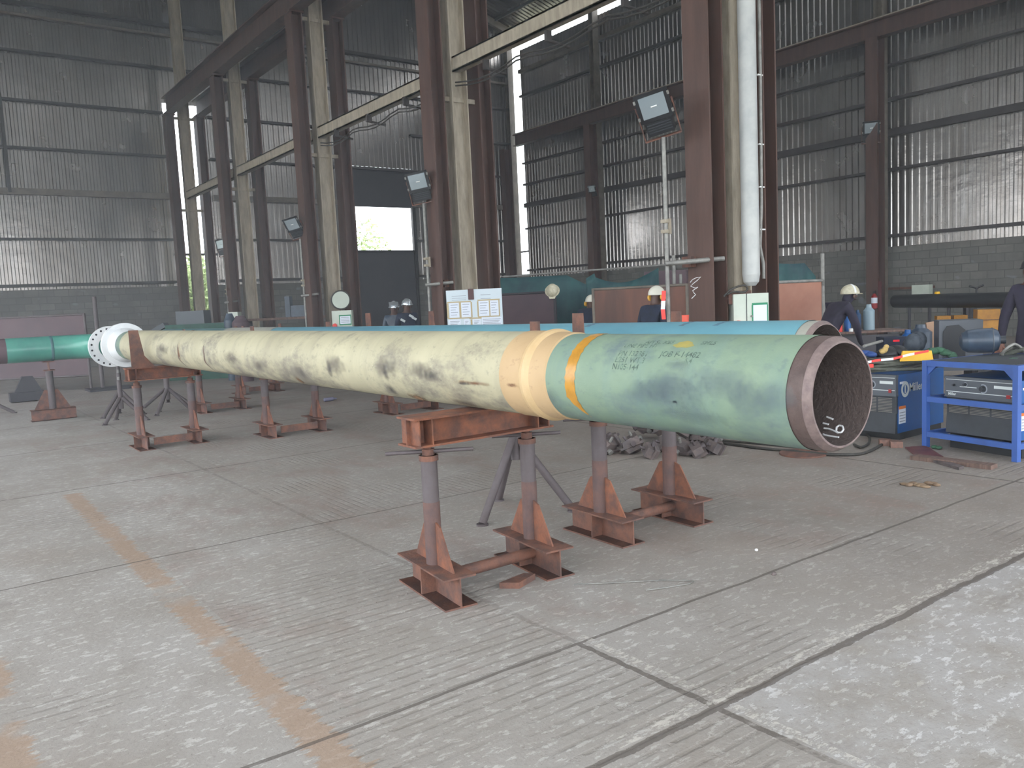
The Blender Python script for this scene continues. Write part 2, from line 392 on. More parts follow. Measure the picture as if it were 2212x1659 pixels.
wr = MB()
corr(wr, 'y', XR, -8.8, 31.12, 2.66, 13.0, sgn=-1)
wall_right = wr.build('wall_right', 'clad', kind='structure')
MB().box((XR+.01, -8.8, 0), (XR+.2, 32, 2.78)).build('blockwork', 'block', wall_right)
# left and street ends: sheeting high up, open to the yard below
wl = MB(); corr(wl, 'y', -8.2, -8.8, YB, 8.3, 13.5, sgn=1); wl.box((-8.3,-8.8,0),(-8.21,-8.2,13.5)); wl.box((-8.3,28,0),(-8.21,YB,8.3)); wl.build('wall_left', 'clad', kind='structure')
wf = MB(); corr(wf, 'x', -8.8, -8.2, 24.2, 8.0, rz, sgn=1); wf.build('wall_front', 'clad', kind='structure')
rf = MB()
for x0, x1 in ((-8.5, .6), (.6, 8.4), (8.4, 16.2), (16.2, 24.06)):
    pts = []; xa, xb = x0, x1; n = 0
    ys = []; y = -9.2
    while y < 32.2: ys += [(y, 0), (y+.09, 0), (y+.12, .03), (y+.2, .03)]; y += .24
    sky = lambda yy: any(a < yy < a+1.3 for a in (-5.5, .5, 6.6))  # unseen strip gaps added in the roof so skylight reaches the floor
    za, zb = roofz(min(max(xa, -7.2), 24)), roofz(min(max(xb, -7.2), 24))
    rf.add([p for yy, h in ys for p in ((xa, yy, za+h+.02), (xb, yy, zb+h+.02))], [(2*i, 2*i+1, 2*i+3, 2*i+2) for i in range(len(ys)-1) if not sky(ys[i][0])])
rf.build('ceiling', 'clad', kind='structure')
pl = MB()
for k in range(6):
    Y = 6.73+6.07*(k-1)+(.3 if k == 5 else 0)
    for xa, xb in ((8.4, 16.2), (24, 16.2), (8.4, .6), (-7.2, .6)):
        a, b = V((xa, Y, roofz(xa)-.22)), V((xb, Y, roofz(xb)-.22)); d = (b-a)
        pl.obox((a+b)/2, (d, (0,1,0), d.cross(V((0,1,0)))), (d.length, .16, .3))
pl.build('trim_2', 'girt_cream', kind='structure')
pr = MB()
for x in [9.3+1.5*i for i in range(10)] + [-7+1.5*i for i in range(10)]:
    if abs(x-16.2) > .1: pr.box((x-.04, -8.8, roofz(x)-.13), (x+.04, YB, roofz(x)-.01))
pr.build('trim_3', 'girt', kind='structure')

# wall rails, each one a length of its own
def rail(name, a, b, h, d, mt, label=None):
    MB().box(a, b).build(name, mt, kind='structure')
tn = 4
def trimbox(a, b, mt):
    global tn
    MB().box(a, b).build('trim_%d' % tn, mt, kind='structure'); tn += 1
for z, h, mt in ((11.97,.12,'girt'), (11.6,.08,'girt_cream'), (10.45,.08,'girt'), (8.88,.08,'girt'), (7.35,.08,'girt'), (5.94,.2,'girt_cream'), (4.39,.08,'girt'), (2.86,.1,'girt')):
    for x0, x1 in ((-8.2, 8.2), (9.75, 15.4), (18.3, 23.7)) if z < 9 else ((-8.2, 23.7),):
        trimbox((x0, YB-.16, z-h/2), (x1, YB-.045, z+h/2), mt)
trimbox((15.3, YB-.16, 7.31), (18.4, YB-.045, 7.39), 'girt')
for z, h, mt in ((12.03,.16,'girt_cream'), (10.92,.09,'girt'), (6.93,.09,'girt'), (5.98,.2,'girt'), (4.91,.08,'girt'), (2.98,.09,'girt'), (7.9,.07,'girt')):
    trimbox((XR-.17, -8.8, z-h/2), (XR-.045, 31.1, z+h/2), mt)
# sag bar on the back sheeting
trimbox((3.15, YB-.2, 5.9), (3.25, YB-.1, 13.6), 'girt')
# roller door bay in the back wall
dr = MB(); dr.box((15.5, YB-.02, 0), (18.2, YB+.04, 3.97)); 
door = dr.build('door_1', 'dark', kind='structure')
mb = MB(); mb.box((15.4, YB-.1, 0), (15.5, YB+.06, 5.85)); mb.box((18.2, YB-.1, 0), (18.32, YB+.06, 5.85)); mb.box((15.4, YB-.1, 3.9), (18.32, YB-.0, 3.99)); mb.build('door_frame', 'girt', door)
MB().box((15.4, YB, 5.8), (18.32, YB+.03, 7.45)).build('door_header', 'dark', door)
# slim bars crossing the daylight gaps
trimbox((8.2, YB-.03, 3.82), (9.75, YB+.03, 3.90), 'girt'); trimbox((XR-.02, 31.1, 3.84), (XR+.04, 31.8, 3.92), 'girt')

# ------------------------------------------------------------------ columns
ROWS = [6.73, 12.85, 18.75, 24.6, 29.95]
nth = ['nearest the camera', 'second from the camera', 'third from the camera', 'fourth from the camera', 'at the back wall']
for k, Y in enumerate(ROWS):
    for sx, side in ((7.92, 'left'), (8.93, 'right')):
        c = MB(); vcol(c, sx, Y-.0, 0, 8.42, .27, .38)
        c.box((sx-.2, Y-.25, 0), (sx+.2, Y+.25, .03)); c.box((sx-.17, Y-.22, 8.40), (sx+.17, Y+.22, 8.44))
        o = c.build('crane_column', 'column', label='brown steel H column on the %s of the column group %s' % (side, nth[k]), category='column', group='brown crane columns')
    c = MB(); vcol(c, 8.42, Y, 0, 13.8, .34, .26)
    c.box((8.2, Y-.22, 0), (8.64, Y+.22, .03))
    for z in (5.2, 8.3): c.box((8.05, Y-.04, z), (8.8, Y+.04, z+.08))
    c.build('roof_column', 'cream', label='cream painted steel roof column of the column group %s' % nth[k], category='column', group='cream roof columns')
# crane beams with their rails
for x, side in ((7.92, 'left'), (8.93, 'right')):
    b = MB(); hsec(b, 'y', (x, -3, 8.44), 33.1, .3, .56, .03, .016)
    t = b.build('crane_beam', 'column', label='long dark brown crane runway beam over the %s columns' % side, category='beam', group='crane runway beams')
    MB().box((x-.04, -3, 9.0), (x+.04, 30.1, 9.08)).build('rail', 'girt_cream', t)
b = MB(); hsec(b, 'y', (23.2, -8, 8.56), 38.7, .3, .5, .03, .016); t = b.build('crane_beam', 'column', label='brown crane runway beam along the right wall', category='beam')
MB().box((23.1, -8, 9.06), (23.2, 30.7, 9.11)).build('rail', 'cream', t)
for k, Y in enumerate((1.1, 7.25, 13.4, 19.5, 25.65, 31.5)):
    c = MB(); vcol(c, 23.2, Y, 0, 8.56, .4, .36); c.build('wall_column', 'column', label='brown crane column by the right wall, %s' % ['outside the frame on the right','beyond the dark shelf at the right edge','with the fire extinguisher','hidden behind the nearest brown columns','between the two floodlit booths, beside the small lamp','in the far right corner'][k], category='column')
    c = MB(); vcol(c, 23.68, Y+.1, 0, 13.4, .3, .26, web='y'); c.build('wall_post', 'girt_cream', label='cream roof post behind the right wall crane column, %s' % ['outside the frame','at the right edge','at the fire extinguisher bay','behind the nearest columns','in the middle bay','in the far corner'][k], category='column')
# cream tie beams with cable brackets
for k in range(5):
    y0 = (ROWS[k-1] if k else -3)+.19; y1 = ROWS[k]-.19
    zt_ = .07 if k < 2 else 0; b = MB(); b.box((8.24, y0, 5.60+zt_), (8.28, y1, 5.86+zt_)); b.box((8.24, y0, 5.60+zt_), (8.40, y1, 5.63+zt_)); b.box((8.24, y0, 5.83+zt_), (8.40, y1, 5.86+zt_))
    t = b.build('tie_beam', 'cream', label='cream channel tie beam %s' % ['leaving the top of the frame towards the camera','running forward from the second column group','between the second and third column groups','between the third and fourth column groups','between the fourth column group and the back wall'][k], category='beam', group='cream tie beams')
    pts = []
    if k in (1, 2):
        for q, f in enumerate((.18, .5, .82)):
            yy = y1+(y0-y1)*f*.9-.1
            br = MB(); br.box((8.2, yy-.03, 5.46), (8.3, yy+.03, 5.62)); br.cyl((8.25, yy, 5.48), (8.62, yy-.05, 5.42), .025, 8); br.build('cable_bracket', 'girt', t)
        for dz in (0, .06):
            pts = [V((8.3, y1+(y0-y1)*i/16, 5.50-dz-.12*abs(math.sin(i/16*PI*3)))) for i in range(17)]
            MB().tube(pts, .014, 6).build('cable', 'rubber', t)
# white downpipe and conduit on the nearest group
b = MB(); b.lathe((8.27, 6.36, 1.64), (8.27, 6.36, 13), [(0,.05),(.004,.09),(.012,.105),(1,.105)], 20); t = b.build('downpipe', 'white_pipe', label='white plastic downpipe on the nearest cream column', category='pipe')
cx, cy = 8.43, 6.30
b = MB(); b.tube([(cx, cy, 11), (cx, cy, 4), (cx-.02, cy, 2.6), (cx-.06, cy, 2.1), (cx, cy, 1.9), (cx, cy+.0, 1.72)], .02, 8); t = b.build('conduit', 'galv_tube', label='thin grey cable conduit running down beside the white downpipe', category='conduit')
for z in (2.3, 2.8, 3.3, 4.1, 5.4): MB().box((cx-.06, cy-.015, z), (cx+.03, cy+.015, z+.015)).build('clip', 'white', t)

# ------------------------------------------------------------------ floodlights on poles
def floodlight(c, face, s, label, pole=None, name='floodlight', roll=0., colx=7.8):
    """c centre; face = direction the glass looks"""
    c = V(c); f = V(face).normalized(); r = f.cross(V((0,0,1))).normalized(); u = r.cross(f); r, u = r*math.cos(roll)+u*math.sin(roll), u*math.cos(roll)-r*math.sin(roll)
    t = thing(name, label, 'floodlight', (c.x, c.y, (0 if pole else c.z-.3*s)))
    T = Matrix((r, f, u)).transposed().to_4x4(); T.translation = c
    w, h = .20*s, .17*s
    b = MB(T); b.prism([(-w, 0, -h), (w, 0, -h), (w, 0, h), (-w, 0, h)], (0, .03*s, 0))
    b.add([(-w,0,-h),(w,0,-h),(w,0,h),(-w,0,h),(-w*.6,-.13*s,-h*.7),(w*.6,-.13*s,-h*.7),(w*.6,-.13*s,h*.7),(-w*.6,-.13*s,h*.7)], [(0,1,5,4),(1,2,6,5),(2,3,7,6),(3,0,4,7),(4,5,6,7)])
    b.build('housing', 'black', t)
    b = MB(T); b.box((-w*.76, .028*s, -h*.72), (w*.76, .036*s, h*.76)); g = b.build('glass', 'glass', t)
    b = MB(T); b.cyl((-w*.2, .038*s, .0), (w*.15, .038*s, .0), .008*s, 8); b.build('bulb', 'white', g)
    b = MB(T); b.box((-w*.8, -.12*s, -h*2.0), (w*.8, .02*s, -h*1.04))
    gb = b.build('ballast_box', 'black', t)
    b = MB(T)
    for q in range(4): b.box((-w*.7, .02*s, -h*(1.25+.18*q)), (w*.7, .028*s, -h*(1.18+.18*q)))
    b.build('cooling_fins', 'dgrey', gb)
    b = MB(T)
    for sx in (-1, 1):
        b.box((sx*w*1.08-.008, -.03*s, -h*.2), (sx*w*1.08+.008, .0, h*.2)); b.box((sx*w*1.08-.006, -.05*s, -h*2.3), (sx*w*1.08+.006, -.02*s, h*.1))
    b.box((-w*1.1, -.06*s, -h*2.34), (w*1.1, .0, -h*2.25)); b.build('yoke', 'rust', t)
    for sx, sz in ((-1,.6),(1,.6),(-1,-.6),(1,-.6)): MB(T).box((sx*w*1.0-.012*s, .02*s, sz*h-.02*s), (sx*w*1.0+.012*s, .05*s, sz*h+.02*s)).build('glass_clip', 'galv_tube', t)
    if pole:
        base = c - u*h*2.3; px, py, z0 = base.x, base.y, pole[2]
        b = MB(); b.tube([base, (px, py, base.z-.25), (px, py, z0)], .026*max(s, .8), 10); b.build('pole', 'galv_tube', t)
        b = MB(); b.box((px-.05, py-.04, base.z-1.0), (px+.04, py+.04, base.z-.96)); b.box((px-.05, py-.04, base.z-1.12), (px+.04, py+.04, base.z-1.08)); b.box((px+.01,py-.045,base.z-1.13),(px+.045,py+.045,base.z-.95)); b.build('pole_coupler', 'cream', t)
        b = MB(); b.cyl((px-.1, py-.06, 1.95), (pole[0], pole[1], 1.98), .03, 10); cl = b.build('clamp_tube', 'galv_tube', t)
        b = MB(); b.box((px+.24, py-.16, 1.9), (px+.34, py-.02, 2.03)); b.build('swivel_clamp', 'rust', cl)
    return t
floodlight(onD(1412,228,9.6), (-.72,-.55,-.45), 1.0, 'big black floodlight on a pole beside the nearest brown column', (7.95, 6.50, .0), roll=-.22)
floodlight(onD(903,392,14.6), (-.62,-.66,-.25), 1.0, 'black floodlight on a pole beside the second column group', (8.0, 12.62, 0), roll=-.15)
floodlight(onD(632,484,19.4), (-.7,-.6,-.5), 1.0, 'black floodlight on a pole beside the third column group', (7.95, 18.5, 0), roll=-.2)
floodlight(onD(478,528,24.4), (-.8,-.5,-.1), .9, 'small far floodlight left of the fourth column group', (7.95, 24.4, 0), roll=-.1)
floodlight(onX(1882,276,23.0), (-.8,-.5,-.4), 1.15, 'black floodlight on the right wall rail beside the extinguisher column')
floodlight(onX(1279,408,23.0), (-.95,-.2,-.25), .9, 'small pale floodlight on the wall rail of the middle bay')

# ================================================================== PIPES
PX, PZ = 2.61, 1.22
def ring(name, mt, parent, y0, y1, r, seg=96, prof=None, inner=None, caps=False):
    b = MB(); b.lathe((PX, y0, PZ), (PX, y1, PZ), prof or [(0, r), (1, r)], seg, caps); return b.build(name, mt, parent)
mp = thing('pipe_spool', 'long cream and green coated steel pipe in front with open end facing right', 'pipe', (PX, 7.5, PZ))
ring('yellow_coating', 'yellow_coat', mp, 3.37, 12.55, .217, prof=[(0,.207),(.0015,.216),(.004,.217),(1,.217)])
ring('joint_wrap', 'joint_wrap', mp, 3.03, 3.40, .2195, prof=[(0,.2065),(.02,.213),(.28,.216),(.36,.216),(.7,.221),(.97,.221),(1,.208)])
ring('wrap_ridge', 'ridge', mp, 3.15, 3.23, .23, prof=[(0,.215),(.25,.226),(.5,.231),(.75,.228),(1,.219)])
ring('green_coating', 'green_coat', mp, 1.715, 3.06, .207)
b = MB(); b.lathe((PX, 1.655, PZ), (PX, 1.72, PZ), [(0,.2035),(1,.2045)], 96, False); b.build('bare_end', 'steelbare', mp)
b = MB(); b.lathe((PX, 1.628, PZ), (PX, 1.657, PZ), [(1,.2035),(.0,.187),(0,.180)], 96, False); b.build('bevel', 'bevel', mp)
b = MB(); b.lathe((PX, 13.2, PZ), (PX, 1.628, PZ), [(0,.001),(0,.180),(1,.180)], 96, False); bore = b.build('bore', 'bore', mp)
def cyl_hit(px, py, r, far=False, x0=PX, z0=PZ):
    d = ray(px, py); a = d.x**2+d.z**2; bb_ = 2*(d.x*(-x0)+d.z*(H-z0)); c = x0**2+(H-z0)**2-r*r; D = max(0, bb_*bb_-4*a*c)
    t = (-bb_+(math.sqrt(D) if far else -math.sqrt(D)))/2/a; p = CP+d*t; return p
# brushed orange band: wide above, tapering to a drip low on the side
b = MB(); n = 40; vs = []
for i in range(n+1):
    a = R(88)+(R(232)-R(88))*i/n     # from the crown round the camera side
    w = .034 if a < R(200) else .034*max(.02, (R(232)-a)/R(32))
    w += .003*math.sin(i*1.9)+.002*math.sin(i*3.7); skew = .0 if a < R(200) else -(a-R(200))*.10
    for e in (-1, 1): vs.append((PX+.2083*math.cos(a), 2.845+e*w+skew+.015*(i/n), PZ+.2083*math.sin(a)))
b.add(vs, [(2*i, 2*i+1, 2*i+3, 2*i+2) for i in range(n)], True); b.build('orange_paint_band', 'orange_band', mp, label='glossy orange painted band')
b = MB(); n = 24; vs = [(0,0,0)]; cc = cyl_hit(1478, 744, .2078); ca = math.atan2(cc.z-PZ, cc.x-PX)
def onbar(y, a, r=.2079): return V((PX+r*math.cos(a), y, PZ+r*math.sin(a)))
vs = [onbar(cc.y, ca, .2081)]
for i in range(n):
    t = 2*PI*i/n; rr = 1+.14*math.sin(3*t)+.08*math.sin(7*t); vs.append(onbar(cc.y+.05*rr*math.cos(t), ca+.105*rr*math.sin(t)))
b.add(vs, [(0, 1+i, 1+(i+1) % n) for i in range(n)]); b.build('ochre_stain', simple('ochre_smear', lin(160,146,78), lin(140,140,90), 20), mp)
def bar_text(txt, px, py, size, name='stencil_text', mt='ink', sx=1.0):
    p = cyl_hit(px, py, .2078); a0 = math.atan2(p.z-PZ, p.x-PX); vs, fs = text_mesh(txt, size, .0006)
    b = MB(); b.add([onbar(p.y-v.x*sx, a0-(v.y/.2078)) for v in vs], [f[::1] for f in fs]); return b.build(name, mt, mp)
for txt, px, py, sz in (('API 5L X65', 1392, 742, .034), ('SMLS', 1512, 744, .034), ('LINE PIPE HT', 1347, 750, .034), ('PN 132381', 1334, 768, .038), ('JOB F-14482', 1424, 770, .040), ('L251 WT.3', 1327, 782, .038), ('N105-144', 1321, 797, .038), ('S.4', 1478, 784, .030)):
    bar_text(txt, px, py, sz)
# handling smears and a rust run, thin deposits on the coating that fade at their edges
def smear_mat(name, c, c2, k=1.0):
    n = NT(name); n.set(.8); P = n.pos(); n.col(n.mix(n.g(n.noise(9, 5, .7, vec=P), .4, .6), c, c2))
    q = n.sep(n.tc.outputs['UV']); dx = n.math('SUBTRACT', q[0], .5); dy = n.math('SUBTRACT', q[1], .5)
    rr = n.math('SQRT', n.math('ADD', n.math('MULTIPLY', dx, dx), n.math('MULTIPLY', dy, dy)))
    al = n.math('SUBTRACT', 1.0, n.math('MULTIPLY', rr, 2.1)); al = n.math('ADD', al, n.math('MULTIPLY', n.math('SUBTRACT', n.noise(9, 6, .75, vec=P), .60), 2.0))
    al = n.math('MULTIPLY', n.math('MULTIPLY', al, 1.4, clamp=True), k); n.link(al, n.b.inputs['Alpha']); return n.m
SM = {'g': smear_mat('grey_handling_smear', lin(96,92,92), lin(122,112,104), .55), 'b': smear_mat('slate_smear', lin(86,98,110), lin(104,118,124), .36), 'r': smear_mat('rust_run', lin(120,82,60), lin(150,116,84), .9), 'd': smear_mat('dark_scuff_smear', lin(66,64,68), lin(96,90,88), .6)}
def smear(px, py, ly, la, kind, rad=.2184):
    p = cyl_hit(px, py, rad); a0 = math.atan2(p.z-PZ, p.x-PX); N_ = 10; vs = []; uv = []
    for i in range(N_+1):
        for j in range(N_+1): vs.append(onbar(p.y+ly*(i/N_-.5), a0+la*(j/N_-.5), rad)); uv.append((i/N_, j/N_))
    b = MB(); b.add(vs, [(i*(N_+1)+j, (i+1)*(N_+1)+j, (i+1)*(N_+1)+j+1, i*(N_+1)+j+1) for i in range(N_) for j in range(N_)], True)
    o = b.build('coating_smear', SM[kind], mp); ul = o.data.uv_layers.new(name='UVMap')
    for l in o.data.loops: ul.data[l.index].uv = uv[l.vertex_index]
for a_ in ((650,805,.30,1.1,'g'), (648,822,.14,.6,'r'), (722,788,.55,.9,'g'), (712,800,.12,.7,'d'), (833,792,.55,.7,'g'), (832,806,.10,.6,'d'), (845,842,.14,.7,'d'), (905,800,.35,.7,'g'), (930,812,.25,.5,'d'), (500,775,.6,.8,'g'), (350,755,.9,.8,'g'), (386,765,.14,1.2,'r'), (905,860,.3,.6,'r'), (1000,870,.4,.5,'g'), (560,790,.5,.8,'g')): smear(*a_)
smear(1025, 828, .42, .16, 'r', .2186); smear(1005, 829, .2, .12, 'd', .2188); smear(1090, 835, .10, .5, 'd', .2202); smear(1105, 832, .12, .14, 'r', .2222)
for a_ in ((1462,788,.22,.35,'b'), (1440,825,.45,.8,'b'), (1560,830,.5,.9,'b'), (1450,850,.5,.8,'b'), (1390,845,.35,.7,'b'), (1640,860,.4,.9,'b'), (1190,860,.2,.8,'b'), (1500,900,.5,.6,'b')): smear(*a_, .2076)
# size chalked in the bore
for st in ([(1778.6,938),(1781,940),(1812,945)], [(1778,914),(1790,917)], [(1786,900.5),(1800,906)], [(1780,925),(1790,926),(1800,930),(1810,935),(1818,934),(1822,928),(1820,921),(1813,919),(1807,923),(1806,931),(1811,935)]):
    pts = [cyl_hit(x, y, .1792, True) for x, y in st]; pp = []
    for a, c in zip(pts, pts[1:]): pp += [a.lerp(c, q/3) for q in range(3)]
    MB().tube(pp+[pts[-1]], .0038, 6).build('chalk_mark', 'chalk', bore)
# bands worn into the coating and weld-neck flange at the far end
for y, r in ((8.52, .2178), (9.5, .2178)):
    b = MB(); n = 20; vs = []
    for i in range(n+1):
        a = R(150)+R(95)*i/n
        w = .022*math.sin(PI*i/n)
        for e in (-1, 1): vs.append((PX+r*math.cos(a), y+e*w+.02*math.sin(i*.7), PZ+r*math.sin(a)))
    b.add(vs, [(2*i, 2*i+1, 2*i+3, 2*i+2) for i in range(n)], True); b.build('sling_mark', simple('dark_scuff', lin(84,78,76), lin(120,90,70), 10, world=True), mp)
b = MB(); b.lathe((PX, 12.85, PZ), (PX, 13.33, PZ), [(0,.205),(.35,.21),(.62,.25),(.76,.255),(.77,.325),(.98,.325),(.985,.325),(.99,.2)], 64); fl2 = b.build('weld_neck_flange', 'flange', mp, label='white painted weld neck flange')
b = MB(); b.lathe((PX, 12.55, PZ), (PX, 12.9, PZ), [(0,.207),(1,.207)], 64, False); b.build('green_band', 'green_coat', fl2)

# teal pipe behind
TX = 3.97
def tz(y): return 1.215-(y-2.6)*.0026
def tring(name, mt, par, y0, y1, prof, caps=False):
    b = MB(); b.lathe((TX, y0, tz(y0)), (TX, y1, tz(y1)), prof, 72, caps); return b.build(name, mt, par)
tp = thing('pipe_spool', 'teal coated steel pipe lying behind the cream and green one', 'pipe', (TX, 8.5, 1.2))
tring('teal_coating', 'teal', tp, 2.66, 10.6, [(0,.203),(1,.203)])
tring('joint_wrap', 'wrap_grey', tp, 10.6, 12.6, [(0,.205),(.02,.208),(.98,.208),(1,.205)])
tring('dark_teal_coating', 'teal_dk', tp, 12.6, 16.4, [(0,.203),(1,.203)], True)
tring('bare_end', 'wrap_grey', tp, 2.60, 2.665, [(0,.199),(1,.2)])
tring('bevel', 'bevel', tp, 2.575, 2.60, [(1,.199),(0,.182),(0,.178)])
tring('bore', 'bore', tp, 16.3, 2.575, [(0,.001),(0,.178),(1,.178)])
for y, w in ((3.15,.03), (3.42,.03), (4.3,.05)):
    b = MB(); n = 16; vs = []
    for i in range(n+1):
        a = R(62)+R(55)*i/n; ww = w*(.3+abs(math.sin(i*1.3)))
        for e in (-1, 1): vs.append((TX+.2036*math.cos(a), y+e*ww*.6+.10*(i/n), tz(y)+.2036*math.sin(a)))
    b.add(vs, [(2*i, 2*i+1, 2*i+3, 2*i+2) for i in range(n)], True); b.build('scuff', simple('grey_scuff', lin(100,112,120), lin(76,120,140), 30, world=True), tp)
b = MB(); n = 30; vs = []
for i in range(n+1):
    a = R(60)+R(60)*i/n
    for e in (-1, 1): vs.append((TX+.2036*math.cos(a), 12.9+e*(.35 if e > 0 else .05)*1.0, tz(13)+.2036*math.sin(a)))
# green spool at the far left, bending towards us into a drilled flange
gp = thing('pipe_spool', 'sea green pipe elbow at far left ending in a drilled white flange', 'pipe', (2.0, 15.8, 1.17))
GY, GZ, GX = 15.55, 1.18, 2.62
b = MB(); b.lathe((1.28, GY, GZ), (1.99, GY, GZ), [(0,.203),(1,.203)], 48, False); b.build('straight_length', 'tealgreen', gp)
pts = [(1.98, GY, GZ)] + [(GX-.61+.61*math.sin(t), GY-.61+.61*math.cos(t), GZ) for t in [R(90)*i/14 for i in range(1, 15)]] + [(GX, 14.6, GZ)]
b = MB(); b.tube(pts, .2025, 40); b.build('elbow', 'tealgreen', gp)
b = MB(); b.lathe((1.90, GY, GZ), (1.95, GY, GZ), [(0,.202),(.3,.209),(.7,.209),(1,.202)], 40, False); b.build('weld_bead', 'teal_dk', gp)
b = MB(); b.lathe((.8, GY, GZ), (1.28, GY, GZ), [(0,.2),(1,.2)], 48); b.build('bare_end', 'booth_red', gp)
b = MB(); b.lathe((GX, 14.66, GZ), (GX, 14.36, GZ), [(0,.205),(.4,.26),(.72,.262),(.73,.325),(1,.325),(1,.24),(1.02,.24),(1.02,.185),(.6,.18)], 64, False); fl1 = b.build('drilled_flange', 'flange', gp, label='white drilled flange')
b = MB(); b.cyl((GX, 14.49, GZ), (GX, 14.48, GZ), .181, 40); b.build('green_bore', 'tealgreen', fl1)
for i in range(20):
    a = 2*PI*(i+.5)/20; q = V((GX+.283*math.cos(a), 14.36, GZ+.283*math.sin(a)))
    MB().cyl(q+V((0,-.001,0)), q+V((0,.02,0)), .016, 10).build('bolt_hole', 'black', fl1)

# ================================================================== SUPPORT STANDS
def stand(xa, xb, Y, label, ztop=1.0, skew=0., stop_l=None, stop_r=None, beam=None, tie='pipe', jack=True, handles=True, foot=.62, side=.0, bh=.16, mat='rust_beam', postr=.05, stopmt='rust'):
    t = thing('support_stand', label, 'support stand', ((xa+xb)/2, Y, 0), 'rusty pipe support stands')
    zb = ztop-bh
    for x in (xa, xb):
        fm = MB(); Rm = Matrix.Translation((x, Y, 0)) @ Matrix.Rotation(-skew, 4, 'Z'); fm.T = Rm
        hsec(fm, 'y', (0, -foot/2, 0), foot, .19, .17, .010, .009); fo = fm.build('foot_beam', 'rust', t)
        g = MB(Rm); g.box((-.09, -.006, .01), (.09, .006, .16)); g.build('web_stiffener', 'rust', fo)
        for sy in (-1, 1):
            g = MB(Rm); g.prism([(-.005, sy*.24, .17), (-.005, sy*.045, .17), (-.005, sy*.045, .41), (-.005, sy*.10, .39)], (.01, 0, 0)); g.build('gusset', 'rust_beam', fo)
        zt = zb-.06 if jack else zb
        MB().cyl((x, Y, .17), (x, Y, .52), postr, 20).build('post_sleeve', 'post_brown', t)
        po = MB().cyl((x, Y, .52), (x, Y, zt), postr-.0015, 20).build('post', 'primer', t)
        if jack:
            c = MB(); c.cyl((x, Y, zt-.03), (x, Y, zt), postr+.007, 20); c.cyl((x, Y, zt), (x, Y, zt+.035), .036, 6); c.build('jack_collar', 'rust', po)
            MB().cyl((x, Y, zt), (x, Y, zb), .02, 12).build('jack_screw', 'rust', po)
    if handles:
        for p0, p1 in handles: MB().cyl(p0, p1, .011, 8).build('tommy_bar', 'primer', t)
    if tie == 'pipe': MB().cyl((xa+.005, Y-.02, .085), (xb-.005, Y-.02, .085), .034, 14).build('tie_pipe', 'rust', t)
    else: MB().box((xa+.09, Y-.24, .05), (xb-.09, Y-.23, .14)).build('tie_bar', 'rust', t)
    x0, x1 = beam or (xa-.1, xb+.1)
    bm = MB(); hsec(bm, 'x', (x0, Y, zb), x1-x0, .2, bh, .011, .009); be = bm.build('cross_beam', mat, t)
    for x in (x0+.03, x0+.11, x1-.11, x1-.03):
        MB().box((x-.004, Y-.095, zb+.011), (x+.004, Y+.095, ztop-.011)).build('stiffener', mat, be)
    for x, h, wd in (stop_l or []) + (stop_r or []):
        g = MB(); g.prism([(x-.006, Y-wd, ztop), (x-.006, Y+wd, ztop), (x-.006, Y+wd*.75, ztop+h), (x-.006, Y-wd*.75, ztop+h)], (.012, 0, 0)); g.box((x-.04, Y-.006, ztop), (x+.04, Y+.006, ztop+h*.3)); g.build('stop_plate', stopmt, be)
    return t
HA = [(onD(845,977,4.62), onD(1022,970,4.42)), (onD(1078,950,5.05), onD(1187,932,4.9))]
for h in HA:
    pass
stand(2.25, 2.93, 3.90, 'rusty jack stand under the joint wrap, nearest the camera', skew=.1, handles=[((2.05,4.02,.80),(2.46,3.77,.80)), ((2.76,4.02,.80),(3.11,3.80,.80))], beam=(2.12, 3.06), stop_r=[(3.03, .47, .055)], postr=.047)
stand(3.64, 4.31, 4.05, 'rusty stand just right of the jack stand, holding the teal pipe', skew=.03, handles=[((3.44,4.17,.80),(3.86,3.90,.80))], beam=(3.45, 4.45), stop_l=[(3.50, .50, .065)], stop_r=[(4.42, .47, .06)], postr=.052)
stand(2.24, 2.88, 10.95, 'rusty stand under the far flanged end of the cream pipe', beam=(2.12, 3.02), tie='flat', handles=None, stop_l=[], stop_r=[(2.97, .42, .06)])
# tall tapering side stop of the far stand
far = [o for o in COL.objects if o.name.startswith('support_stand')][-1]
be = [c for c in far.children if c.name.startswith('cross_beam')][0]
g = MB(); g.prism([(2.2, 10.93, 1.0), (2.47, 10.93, 1.0), (2.36, 10.93, 1.14), (2.31, 10.93, 1.46), (2.2, 10.93, 1.46)], (0, .012, 0)); g.build('stop_plate', 'rust', be)
stand(3.68, 4.36, 10.5, 'rusty stand under the middle of the teal pipe, left of the litter bottle', ztop=.985, beam=(3.5, 4.6), tie='flat', handles=None, stop_l=[(3.58, .45, .075)], stop_r=[(4.62, .45, .09)])
stand(3.85, 4.5, 14.1, 'rusty stand under the far end of the teal pipe', ztop=.97, beam=(3.6, 4.7), tie='flat', handles=None, stop_l=[(3.68, .42, .08)], stop_r=[(4.65, .42, .08)])
stand(5.75, 6.45, 11.1, 'low rusty stand glimpsed under the cream pipe, left of the orange cross beam', beam=(5.45, 6.75), tie='flat', handles=None, stop_l=[(5.52, .52, .1)], stop_r=[(6.6, .5, .1)])
stand(5.3, 6.0, 16.5, 'farthest rusty stand low behind the second pair of feet', beam=(5.2, 6.3), tie='flat', handles=None, ztop=.96, stop_l=[(5.3,.4,.1)], stop_r=[(6.2,.4,.1)])
